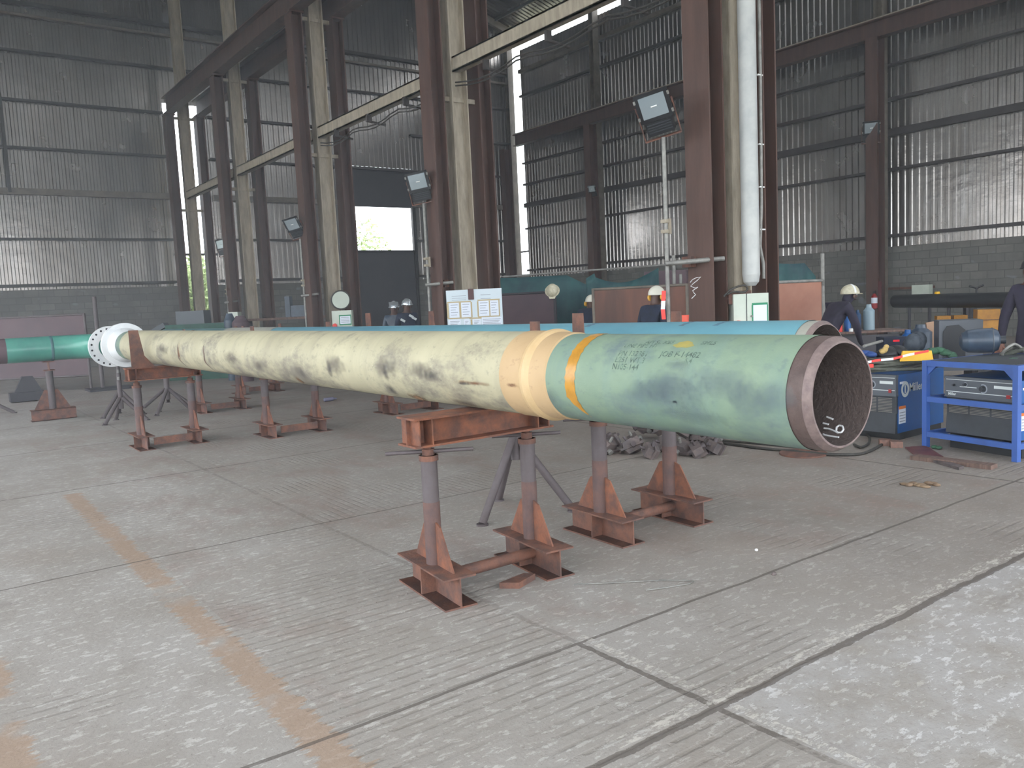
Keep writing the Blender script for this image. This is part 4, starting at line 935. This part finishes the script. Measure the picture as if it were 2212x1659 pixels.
# fire extinguisher
e = onD(1912, 655, 24.6); e = V((22.92, 13.28, 1.0))
t = thing('fire_extinguisher', 'red fire extinguisher hung on the wall column', 'fire extinguisher', (e.x, e.y, .86))
MB().lathe((e.x, e.y, .86), (e.x, e.y, 1.30), [(0,.075),(.05,.085),(.8,.085),(.92,.05),(1,.03)], 18).build('cylinder', 'red', t)
MB().box((e.x-.03, e.y-.03, 1.3), (e.x+.03, e.y+.03, 1.38)).build('valve', 'black', t)
b = MB(); b.lathe((e.x, e.y, 1.02), (e.x, e.y, 1.18), [(0,.0865),(1,.0865)], 18, False); b.build('instruction_label', 'paper', t)
MB().box((e.x+.1, e.y-.17, .75), (e.x+.105, e.y+.17, 1.65)).build('red_backing', simple('dull_red_patch', lin(92,48,48)), label='dull red painted patch on the wall column behind the extinguisher', category='sign')

# screens and tarpaulins of the welding booths
def screen(p0, p1, z0, z1, label, mt, tube='girt_cream', rt=.03, name='booth_screen', feet=True):
    p0, p1 = V(p0), V(p1); d = (p1-p0).normalized(); n = V((-d.y, d.x, 0)); L = (p1-p0).length
    t = thing(name, label, 'screen', ((p0.x+p1.x)/2, (p0.y+p1.y)/2, 0))
    MB().obox((p0+p1)/2+V((0,0,(z0+z1)/2)), (d, n, (0,0,1)), (L, .012, z1-z0)).build('panel', mt, t)
    for p in (p0, p1): MB().cyl((p.x, p.y, 0), (p.x, p.y, z1+.03), rt, 10).build('post', tube, t)
    for z in (z1+.01, z0): MB().cyl((p0.x, p0.y, z), (p1.x, p1.y, z), rt*.8, 10).build('rail', tube, t)
    return t
def pz(px, py, w): p = onD(px, py, w); return V((p.x, p.y, 0)), p.z
(a, z1), (c, _) = pz(1062, 640, 16.5), pz(1198, 628, 15.9)
screen(a, c, .3, 1.72, 'brown screen behind the whiteboard, with the white helmet on its corner', 'booth_red', 'dark')
(a, z1), (c, _) = pz(1281, 627, 15), pz(1484, 620, 14.2)
screen(a, c, .25, 1.72, 'wide rust brown screen between the helmeted man and the near columns', 'booth')
(a, z1), (c, _) = pz(1640, 614, 12), pz(1777, 606, 12.4)
s3 = screen(a, c, .25, 1.67, 'orange brown screen in a grey frame right of the near columns', 'booth_or', 'galv_tube')
d = (c-a).normalized(); MB().cyl((c.x, c.y, 1.6), (c.x, c.y, 2.08), .03, 10).build('tall_post', 'galv_tube', s3)
screen(V((.6, 23.2, 0)), V((3.36, 21.2, 0)), .35, 1.75, 'long maroon screen at far left behind the sea green spool', 'booth_red', 'primer')
tl = V((3.58, 21.05, 0)); t = thing('screen_trolley_post', 'tall grey post with footplate at the right end of the maroon screen', 'post', tl)
MB().cyl(tl, tl+V((0,0,2.15)), .045, 12).build('post', 'primer', t); MB().cyl((tl.x+.3, tl.y-.3, 0), (tl.x+.3, tl.y-.3, 1.1), .04, 12).build('short_post', 'primer', t)
MB().box((tl.x-.35, tl.y-.5, 0), (tl.x+.6, tl.y+.2, .05)).build('footplate', 'dark', t)

def tarp(px0, px1, w0, w1, topf, label, drop, amp=.10, n=60, name='tarpaulin', mt='green_tarp', seed=0):
    rnd = random.Random(seed); b = MB(); rows = 14; vs = []
    for i in range(n+1):
        f = i/n; px = px0+(px1-px0)*f; w = w0+(w1-w0)*f; base = onD(px, 660, w); d = V((base.x, base.y, 0)).normalized()
        zt = onD(px, topf(f), w).z
        for j in range(rows+1):
            g_ = j/rows; z = zt+(drop-zt)*g_; fold = amp*(.25+g_)*(math.sin(f*22+seed+1.2*math.sin(f*9))+.5*math.sin(f*47+g_*2))
            vs.append(V((base.x, base.y, z))+d*fold*.6)
    b.add(vs, [(i*(rows+1)+j, (i+1)*(rows+1)+j, (i+1)*(rows+1)+j+1, i*(rows+1)+j+1) for i in range(n) for j in range(rows)], True)
    o = b.build(name, mt, label=label, category='tarpaulin')
    so = o.modifiers.new('cloth thickness', 'SOLIDIFY'); so.thickness = .008
    return o
tarp(1062, 1292, 17.6, 17.0, lambda f: 602-10*f if f < .72 else 595+(f-.72)*110, 'dark green tarpaulin behind the brown screen with the white helmet', .02, seed=1)
tarp(1268, 1425, 16.2, 15.6, lambda f: 590+26*math.sin(f*PI)-12*f if f > .12 else 602-100*f, 'dark green tarpaulin sagging behind the wide rust brown screen', .02, seed=4)
tarp(1645, 1762, 13.6, 14.0, lambda f: 566+4*math.sin(f*3)+(30*(f-.8)/.2 if f > .8 else 0), 'dark green tarpaulin above the orange brown screen', .02, amp=.06, seed=7)
# rail carrying the tarpaulins
a, c = onD(1085, 598, 17.7), onD(1440, 572, 16.3); t = thing('tarpaulin_rail', 'thin grey rail strung above the green tarpaulins', 'rail', (a.x, a.y, 0))
MB().cyl(a, c, .02, 8).build('rail_tube', 'galv_tube', t)
for p in (a, c): MB().cyl((p.x, p.y, 0), p, .03, 8).build('post', 'dark', t)
# posts and shelf behind the near column
for k, px in enumerate((1456, 1470)):
    p = onD(px, 600, 15.2+k); MB().cyl((p.x, p.y, 0), (p.x, p.y, onD(px, (552 if k == 0 else 592), 15.2+k).z), .035, 10).build('steel_prop', 'galv_tube', label='%s grey prop just left of the nearest brown column' % ('taller' if k == 0 else 'shorter'), category='prop')
a, c = onD(1395, 590, 17.5), onD(1484, 580, 17.2); a.z = c.z = (a.z+c.z)/2; MB().obox(V(((a.x+c.x)/2, (a.y+c.y)/2, a.z/2)), (c-a, V((-(c-a).y,(c-a).x,0)), (0,0,1)), ((c-a).length, .4, a.z)).build('steel_crate', 'booth_red', label='tall dark brown steel crate behind the wide screen', category='crate')

# whiteboard hung on the second column group
wa, wc, wd = onD(963,628,14.6), onD(1083,622,14.5), onD(1084,720,14.5)
ux = (wc-wa); wlen = ux.length; ux.normalize(); up = V((0,0,1)); up = (up-ux*up.dot(ux)).normalized(); nn = ux.cross(up)
T4 = Matrix((ux, nn, up)).transposed().to_4x4(); T4.translation = wa
# local: x right, y = nn (away/towards), z up
sgn = 1 if nn.dot(CP-wa) > 0 else -1
t = thing('notice_board', 'white notice board with taped papers before the second column group', 'notice board', (wa.x, wa.y, .9))
MB(T4).box((0, 0, -.92), (wlen, -sgn*.03, 0)).build('board', 'whiteboard', t)
for f in (.12, .88):
    q_ = T4 @ V((wlen*f, -sgn*.05, -.3)); MB().cyl((q_.x, q_.y, 0), q_, .02, 10).build('easel_leg', 'dark', t)
def pn(x0, x1, z0, z1, nm, mt, e=.002, par=None): return MB(T4).box((wlen*x0, sgn*e, -.66*z1), (wlen*x1, 0, -.66*z0)).build(nm, mt, par or t)
for x0, x1, z0, z1 in ((.05,.22,.34,.73),(.265,.43,.34,.73),(.58,.76,.32,.72),(.785,.93,.32,.72),(.03,.24,.78,1.0),(.30,.40,.79,1.0),(.46,.60,.79,1.0),(.62,.98,.76,1.0)):
    pp = pn(x0, x1, z0, z1, 'notice_sheet', 'paper')
    for q in range(5): MB(T4).box((wlen*(x0+.02), sgn*.0032, -.66*(z0+.06+(z1-z0)*.17*q)), (wlen*(x1-.02-.02*(q % 3)), .0, -.66*(z0+.045+(z1-z0)*.17*q))).build('written_line', 'ink_lt', pp)
for x0, x1, z0, z1 in ((.01,.44,.30,.335),(.56,.96,.28,.315),(.01,.44,.735,.765),(.40,.62,.75,.785),(.56,.95,.725,.75),(.0,.035,.34,.74),(.225,.26,.33,.74),(.435,.46,.33,.74),(.55,.575,.32,.73),(.763,.783,.32,.73),(.935,.955,.3,.73),(.42,.45,.8,1.0)):
    pn(x0, x1, z0, z1, 'tape_strip', 'tape_brown', .003)
pn(.40,.50,-.02,.27, 'hanging_strap', simple('brown_strap', lin(84,56,56)), .02)
for zz in (.15,.21,.26):
    pn(.1,.36,zz,zz+.012,'marker_line','ink_lt',.0015); 
for zz in (.15,.25): pn(.62,.8,zz,zz+.016,'marker_line','ink_lt',.0015)
# cabinets
def cab(px0, px1, pyt, w, hgt, dep, label, y_floor=False):
    a, c = onD(px0, pyt, w), onD(px1, pyt, w); a.z = c.z = (a.z+c.z)/2; ux = (c-a); L = ux.length; ux.normalize(); nn = ux.cross(V((0,0,1)))
    T = Matrix((ux, -nn, V((0,0,1)))).transposed().to_4x4(); T.translation = a
    return T, L, a
T5, L5, a5 = cab(1584, 1660, 634, 9.9, .9, .3, '')
t = thing('electrical_cabinet', 'cream electrical cabinet with green taped window on the nearest column group', 'electrical cabinet', (a5.x+.2, a5.y-.1, a5.z-1.0))
MB(T5).box((0, 0, -1.0), (L5, .22, 0)).build('case', 'cabinet', t)
MB(T5).box((L5*.38, -.012, -.99), (L5-.004, 0, -.01)).build('door', 'cabinet', t)
MB(T5).box((L5*.36, -.004, -1.0), (L5*.385, 0, 0)).build('door_gap', 'dgrey', t)
wz0, wz1 = -.14, -.37
MB(T5).box((L5*.54, -.018, wz1), (L5*.94, -.012, wz0)).build('window', 'paper', t)
for x0, x1, za, zb_ in ((.52,.96,wz0,wz0+.025),(.52,.96,wz1-.02,wz1),(.51,.545,wz1,wz0),(.94,.97,wz1,wz0)): MB(T5).box((L5*x0, -.02, za), (L5*x1, -.012, zb_)).build('green_tape', 'green_tape', t)
MB(T5).cyl((L5*.5, -.012, -.27), (L5*.5, -.04, -.27), .012, 12).build('handle', 'galv_tube', t)
MB(T5).cyl((L5*.12, -.0, -.36), (L5*.12, -.05, -.36), .045, 20).build('red_button', 'red_lamp', t)
MB(T5).box((L5*-.1, .05, -.12), (L5*.55, .2, .04)).build('bracket', 'rust', t)
cable([T5 @ V(q) for q in ((-.12,-.02,-.02),(-.05,-.04,.05),(.05,-.02,.09),(.13,-.02,.10),(.17,0,.06),(.12,-.03,.02),(.0,-.04,.03),(-.1,-.02,.0))], .012, 'dark cable loops resting on the cream cabinet top', name='cable_loops')
T6, L6, a6 = cab(716, 759, 671, 19.2, .6, .25, '')
t = thing('electrical_cabinet', 'small cream panel box with green framed notice on the third column group', 'electrical cabinet', (a6.x+.2, a6.y, a6.z-.7))
MB(T6).box((0, 0, -.7), (L6, .22, 0)).build('case', 'cabinet', t); MB(T6).box((L6*.4, .12, -a6.z), (L6*.6, .2, -.7)).build('mounting_post', 'dark', t)
MB(T6).box((L6*.36, -.012, -.34), (L6*.97, 0, -.10)).build('green_border', 'green_tape', t)
MB(T6).box((L6*.41, -.016, -.31), (L6*.93, -.002, -.13)).build('notice', 'paper', t)
for q in range(4): MB(T6).box((L6*.46, -.0175, -.17-.035*q), (L6*.88, -.016, -.158-.035*q)).build('printed_line', 'ink_lt', t)
MB(T6).cyl((L6*.13, 0, -.34), (L6*.13, -.05, -.34), .05, 16).build('red_button', 'red_lamp', t)
c = onD(736, 648, 19.55); fr = (CP-c).normalized()
t = thing('dial_disc', 'white round disc in a black hose ring on the third cream column', 'disc', c-V((0,0,.22)))
MB().lathe(c, c+fr*.03, [(0,.2),(1,.2)], 32).build('disc', 'cabinet', t)
rr = fr.orthogonal().normalized(); sr = fr.cross(rr)
MB().tube([c+fr*.02+(rr*math.cos(a)+sr*math.sin(a))*V((1,1,1)).x*.215 for a in [2*PI*i/32 for i in range(33)]], .018, 8).build('hose_ring', 'rubber', t)
# white helmet hung on the screen corner
def helmet(c, r, mt, label, face=(0,-1,0), tilt=0.):
    f = V(face).normalized(); s_ = f.cross(V((0,0,1))).normalized(); u_ = s_.cross(f)
    T = Matrix((s_, f, u_)).transposed().to_4x4(); T.translation = V(c)
    t = thing('safety_helmet', label, 'helmet', V(c)-V((0,0,r)))
    MB(T).sphere((0,0,0), (r*.82, r, r*.85), 24, 10, -.05, 1).build('shell', mt, t)
    b = MB(T); b.lathe((0,0,-.01*r), (0,0,.05*r), [(0,r*1.02),(1,r*.98)], 24); b.prism([(-.5*r,.9*r,-.01*r),(.5*r,.9*r,-.01*r),(.35*r,1.25*r,-.03*r),(-.35*r,1.25*r,-.03*r)], (0,0,.03*r)); b.build('brim', mt, t)
    return t
c = onD(1193, 628, 15.7); helmet(c, .14, 'helmet_dirty', 'off-white safety helmet hanging on the corner of the brown screen', (-.35,-.35,-.87))
# clutter near the back wall, left centre
t = thing('lathe_machine', 'green machine with a grey headstock beyond the flanges', 'machine', (5.6, 20.5, 0))
p = onD(430, 700, 21); x_, y_ = p.x, p.y
MB().obox((x_, y_, .7), ((.81,-.59,0),(.59,.81,0),(0,0,1)), (1.5,.6,1.4)).build('bed', simple('machine_green', lin(30,84,66), lin(24,60,50), 5), t)
MB().obox((x_-.1, y_+.07, 1.55), ((.81,-.59,0),(.59,.81,0),(0,0,1)), (.7,.5,.36)).build('headstock', 'grey', t)
MB().obox((x_+.75, y_-.55, 1.5), ((.81,-.59,0),(.59,.81,0),(0,0,1)), (.24,.3,.3)).build('tailstock', 'cabinet', t)
MB().obox((x_-.85, y_+.6, 1.3), ((.81,-.59,.5),(.59,.81,0),(-.4,.3,.8)), (.5,.3,.12)).build('chip_tray', 'grey', t)
t = thing('machine_table', 'long dark table with a dark blue vice beyond the third columns', 'table', (7.2, 21, 0))
p = onD(650, 683, 22); a = V((p.x-1.6, p.y+1.17, 0)); 
MB().obox((p.x-.2, p.y+.1, 1.42), ((.81,-.59,0),(.59,.81,0),(0,0,1)), (2.9,.7,.06)).build('table_top', 'wood', t)
for q in (-1.3, 1.1): MB().obox((p.x+q*.81-.1, p.y-q*.59+.1, .695), ((.81,-.59,0),(.59,.81,0),(0,0,1)), (.08,.6,1.39)).build('trestle_leg', 'dark', t)
MB().obox((p.x+.0, p.y, 1.60), ((.81,-.59,0),(.59,.81,0),(0,0,1)), (.42,.35,.3)).obox((p.x-.24, p.y+.18, 1.72), ((.81,-.59,0),(.59,.81,0),(0,0,1)), (.13,.3,.55)).build('vice', 'darkblue', t)
for i, (px, w, r_, h_) in enumerate(((497, 20, .14, 1.62), (520, 19.5, .2, 1.55))):
    c = onD(px, 700, w); MB().lathe((c.x, c.y, 0), (c.x, c.y, h_), [(0,r_),(.9,r_),(.95,r_*.7),(1,r_*.5)], 18).build('steel_drum' if i else 'gas_cylinder', 'darkblue' if i == 0 else 'booth_red', label='pale blue gas cylinder beyond the teal pipe at left' if i == 0 else 'brown drum right of the pale blue gas cylinder', category='cylinder' if i == 0 else 'drum')
# red rag and orange bucket seen over the teal pipe
c = onD(1476, 696, 9.2); MB().lathe((c.x, c.y, 1.1), (c.x, c.y, c.z+.08), [(0,.05),(1,.065)], 16).build('orange_bucket', simple('orange_red', lin(212,86,66)), label='orange red bucket at the foot of the nearest brown column', category='bucket')
MB().cyl((c.x, c.y, 0), (c.x, c.y, 1.1), .08, 12).build('bucket_stand', 'dark', label='dark pedestal under the orange red bucket', category='pedestal')
pts = [onD(x, y, 9.9) for x, y in ((1434,628),(1433,650),(1432,668),(1434,690))]
t = thing('barrier_tape', 'red and white tape hanging down the big floodlight pole', 'tape', pts[-1])
for i in range(3): ribbon(MB(), pts[i:i+2], .05, V((.8,-.6,0))).build('red_stripe' if i != 1 else 'white_stripe', 'red_lamp' if i != 1 else 'paper', t)
# white scrawl on the nearest brown column
b = MB(); xf = 7.92-.135-.002
for px, py, r_ in ((1499,604,.0),(1503,600,0),(1510,598,0),(1515,599,0)): pass
pts = [onX(x, y, xf) for x, y in ((1491,610),(1496,604),(1504,600),(1514,598),(1506,606),(1498,612),(1492,618),(1500,622),(1508,620),(1496,628),(1500,634),(1503,636),(1494,645))]
MB().tube(pts, .005, 6).build('chalk_scrawl', 'chalk', label='white chalk scrawl on the face of the nearest brown column', category='marking')

# ================================================================== PEOPLE
def person(name, label, base, facing, joints, radii, edges, mats, head, headdir, hatfn, kids=()):
    """joints in local frame (x right, y forward, z up); grown into one skin"""
    rot = Matrix.Rotation(facing, 4, 'Z'); T = Matrix.Translation(base) @ rot
    t = thing(name, label, 'person', base)
    keys = list(joints); me = bpy.data.meshes.new('body'); me.from_pydata([joints[k] for k in keys], [(keys.index(a), keys.index(b)) for a, b in edges], [])
    o = bpy.data.objects.new('tmp', me); COL.objects.link(o)
    sk = o.modifiers.new('s', 'SKIN'); sk.use_smooth_shade = True
    lay = me.skin_vertices[0].data
    for i, k in enumerate(keys):
        r_ = radii[k]; lay[i].radius = (r_, r_) if not isinstance(r_, tuple) else r_; lay[i].use_root = (k == 'pelvis')
    ss = o.modifiers.new('u', 'SUBSURF'); ss.levels = 2; ss.render_levels = 2
    bpy.context.view_layer.update(); dg = bpy.context.evaluated_depsgraph_get()
    m2 = bpy.data.meshes.new_from_object(o.evaluated_get(dg)); bpy.data.objects.remove(o)
    for mm in mats: m2.materials.append(M[mm])
    hd = V(joints['head']); hands = [V(joints[k]) for k in keys if k.startswith('hand') or k.startswith('f')]
    feet = [V(joints[k]) for k in keys if k.startswith('toe') or k.startswith('ankle')]
    for p in m2.polygons:
        p.use_smooth = True; c = p.center
        if (c-hd).length < .17 and c.z > joints['neck'][2]-.0: p.material_index = 1
        elif any((c-h_).length < .075 for h_ in hands): p.material_index = 1
        elif any((c-h_).length < .12 for h_ in feet): p.material_index = 2
    m2.transform(rot); body = bpy.data.objects.new('body', m2); COL.objects.link(body); body.parent = t; ORG[body.name] = V(base)
    hatfn(t, T, hd)
    return t
def human(h=1.72, lean=0., arms=None, step=0.):
    s = h/1.72; L = lean
    J = {'pelvis': (0, 0, .93*s), 'belly': (0, .02+L*.15, 1.08*s), 'chest': (0, .02+L*.45, 1.30*s-L*.08), 'neck': (0, .03+L*.75, 1.47*s-L*.22), 'head': (0, .06+L*.95, 1.60*s-L*.28), 'crown': (0, .05+L*1.0, 1.68*s-L*.30)}
    for q, sx in (('l', -1), ('r', 1)):
        J['hip'+q] = (sx*.10, 0, .88*s); J['knee'+q] = (sx*.11, .04+sx*step, .48*s); J['ankle'+q] = (sx*.12, -.02+sx*step*1.6, .09*s); J['toe'+q] = (sx*.13, .15+sx*step*1.6, .035)
        J['sh'+q] = (sx*.18, .02+L*.6, 1.41*s-L*.18)
        a = (arms or {}).get(q) or [(sx*.24, .0+L*.5, 1.12*s), (sx*.24, .12+L*.5, .88*s)]
        J['el'+q] = a[0]; J['wr'+q] = a[1]; d = (V(a[1])-V(a[0])).normalized()
        J['hand'+q] = tuple(V(a[1])+d*.07); side = d.cross(V((0,1,0.3))).normalized()
        for k in range(4): J['f%s%d' % (q, k)] = tuple(V(a[1])+d*(.145+.01*(1.5-abs(k-1.5)))+side*(.026*(k-1.5))+V((0,.015,0)))
        J['ft%s' % q] = tuple(V(a[1])+d*.07+side*.065*(-sx)+V((0,.02,0)))
    E = [('pelvis','belly'),('belly','chest'),('chest','neck'),('neck','head'),('head','crown')]
    rad = {'pelvis': (.155,.12), 'belly': (.15,.115), 'chest': (.165,.12), 'neck': .06, 'head': (.082,.10), 'crown': (.07,.085)}
    for q in 'lr':
        E += [('pelvis','hip'+q),('hip'+q,'knee'+q),('knee'+q,'ankle'+q),('ankle'+q,'toe'+q),('chest','sh'+q),('sh'+q,'el'+q),('el'+q,'wr'+q),('wr'+q,'hand'+q),('hand'+q,'ft'+q)] + [('hand'+q, 'f%s%d' % (q, k)) for k in range(4)]
        rad.update({'hip'+q: .10, 'knee'+q: .072, 'ankle'+q: .055, 'toe'+q: .045, 'sh'+q: .075, 'el'+q: .056, 'wr'+q: .038, 'hand'+q: (.04,.025), 'ft'+q: .010})
        for k in range(4): rad['f%s%d' % (q, k)] = .0095
    return J, rad, E
def face_parts(t, T, hd, f):
    """small face: nose, eyes, mouth, ears as children"""
    b = MB(T); b.sphere(hd+V((0,.105,-.0)), (.014,.02,.022), 8, 6); b.build('nose', 'skin', t)
    for sx in (-1, 1):
        b = MB(T); b.sphere(hd+V((sx*.032,.088,.025)), .010, 8, 6); b.build('eye', 'white', t)
        b = MB(T); b.sphere(hd+V((sx*.085,.0,.0)), (.012,.022,.032), 8, 6); b.build('ear', 'skin', t)
    b = MB(T); b.sphere(hd+V((0,.092,-.045)), (.025,.008,.007), 8, 6); b.build('mouth', simple('lips', lin(96,52,46)), t)
def hat(kind):
    def fn(t, T, hd):
        face_parts(t, T, hd, 1)
        c = hd+V((0,0,.045)); mt = {'w': 'hair', 'v': 'visor', 'd': 'helmet_dirty', 'm': 'black'}[kind[0]]
        b = MB(T); b.sphere(c, (.112,.14,.125), 24, 10, -.05, 1); he = b.build('safety_helmet', mt, t)
        b = MB(T); b.lathe(c+V((0,0,-.012)), c+V((0,0,.004)), [(0,.128),(1,.118)], 24); b.prism([c+V((-.07,.11,-.012)), c+V((.07,.11,-.012)), c+V((.05,.175,-.02)), c+V((-.05,.175,-.02))], (0,0,.008)); b.build('helmet_brim', mt, he)
        if 'y' in kind:
            for sx in (-1, 1):
                b = MB(T); b.lathe(hd+V((sx*.09,.0,.0)), hd+V((sx*.145,.0,.0)), [(0,.03),(.2,.05),(.8,.05),(1,.035)], 18); b.build('ear_muff', simple('amber_muff', lin(232,176,64)), he)
                b = MB(T); b.tube([hd+V((sx*.125,0,.03)), hd+V((sx*.125,.0,.09))], .008, 6); b.build('muff_arm', 'black', he)
        if 's' in kind:
            b = MB(T); b.prism([c+V((-.09,.13,.0)), c+V((.09,.13,.0)), c+V((.10,.20,.10)), c+V((-.10,.20,.10))], (0,.004,.003)); b.build('raised_visor', 'visor', he)
        if 't' in kind:
            b = MB(T); n = 14; vs = []
            for i in range(n+1):
                a = PI*i/n
                for e in (-.016, .016): vs.append(c+V((.115*math.cos(a), e, .128*math.sin(a))))
            b.add(vs, [(2*i, 2*i+1, 2*i+3, 2*i+2) for i in range(n)]); b.build('helmet_strap', 'white', he)
        if 'r' in kind:
            for x_, y_, z_ in ((-.12,.13,1.33),(.13,.14,1.30),(-.05,.16,1.38)):
                b = MB(T); b.obox((x_, y_, z_), ((1,0,.6),(0,1,0),(-.6,0,1)), (.10,.03,.045)); b.build('reflective_patch', 'hivis', t)
    return fn
def put(px, py, w, z_head):
    p = onD(px, py, w); return (p.x, p.y, 0)
def face_to(base, tx, ty): return math.atan2(ty-base[1], tx-base[0])-PI/2
def addp(label, px, w, h, ang, hatk, lean=0., arms=None, step=0., mt='navy', shoes='black', gloves='skin'):
    base = put(px, 650, w, 0); J, rad, E = human(h, lean, arms, step)
    return person('person', label, base, ang, J, rad, E, [mt, gloves, shoes], None, None, hat(hatk))
addp('person in dark overalls and raised visor before the roller door, left of two', 851, 17.6, 1.66, 2.6, 'vs', mt='darkblue')
addp('person in dark overalls with reflective patches before the roller door, right of two', 877, 17.3, 1.70, 2.9, 'vr', mt='navy')
addp('person in white helmet and yellow ear muffs peeking past the rust brown screen', 1262, 15.4, 1.66, -1.2, 'wy', lean=.25, mt='navy')
addp('person in navy overalls and white helmet with yellow muffs before the brown screen', 1402, 12.0, 1.70, -1.5, 'wy', lean=.12, mt='navy', step=.1)
addp('person bending over the dark bench in a cream helmet with a white strap', 1780, 11.6, 1.66, -1.9, 'dt', lean=.40, mt='indigo', gloves='indigo', arms={'l': [(-.26,.32,1.0),(-.18,.42,.80)], 'r': [(.26,.34,1.0),(.16,.46,.84)]})
addp('person in dark jacket cut off by the right edge, reaching out a gloved hand', 2236, 8.9, 1.78, 1.75, 'm', lean=.05, mt='indigo', gloves='booth', arms={'l': [(-.30,.18,1.22),(-.26,.42,1.10)], 'r': [(.28,.05,1.15),(.3,.1,.9)]})

# thin welding smoke and dust hanging in the hall
hm = bpy.data.materials.new('workshop_haze'); hm.use_nodes = True; nt = hm.node_tree; nt.nodes.clear()
vo = nt.nodes.new('ShaderNodeVolumeScatter'); vo.inputs['Color'].default_value = (.86, .93, 1, 1); vo.inputs['Density'].default_value = .0032; vo.inputs['Anisotropy'].default_value = .2
mo = nt.nodes.new('ShaderNodeOutputMaterial'); nt.links.new(vo.outputs[0], mo.inputs['Volume'])
MB().box((-8.1, -8.7, .01), (23.9, 31.7, 13.0)).build('haze', hm, kind='stuff', label='thin bluish smoke hanging through the whole hall', category='smoke')
hm2 = hm.copy(); hm2.name = 'left_glow_haze'; hm2.node_tree.nodes['Volume Scatter'].inputs['Density'].default_value = .006
MB().box((-8.0, 9, .02), (7.5, 31.6, 9.0)).build('left_glow_haze', hm2, kind='stuff', label='denser bluish haze in the far left of the hall, imitating the bright glow there', category='smoke')  # second volume added to imitate the veiling glow at the left edge
# ================================================================== OUTSIDE
def tree(x, y, h, r, n, label):
    t = thing('tree', label, 'tree', (x, y, -.16)); rnd = random.Random(int(x*10))
    MB().tube([(x,y,-.16),(x+.1,y,h*.35),(x-.1,y,h*.7)], [.18,.13,.06], 8).build('trunk', 'bark', t)
    vs = []; fs = []
    for i in range(n):
        a, u_, q = rnd.uniform(0, 2*PI), rnd.uniform(-1, 1), rnd.random()**.4
        rr = r*q*math.sqrt(1-u_*u_*.8); p = V((x+rr*math.cos(a), y+rr*math.sin(a), h*.58+h*.42*u_*q)); e = V((rnd.gauss(0,1), rnd.gauss(0,1), rnd.gauss(0,1))).normalized()*.16; g_ = e.orthogonal().normalized()*.08
        k = len(vs); vs += [p-e, p+g_, p+e, p-g_]; fs.append((k, k+1, k+2, k+3))
    MB().add(vs, fs).build('crown', 'leaf', t); return t
tree(onY(408, 600, 43).x, 43, 4.6, 1.6, 2600, 'leafy tree outside seen low through the left daylight slit')
tree(onY(440, 600, 54).x+.3, 54, 5.6, 2.0, 2600, 'leafy tree outside seen low through the right daylight slit')
tree(onY(765, 500, 46).x, 46, 7.0, 2.2, 1800, 'leafy tree outside seen at lower left of the door opening')
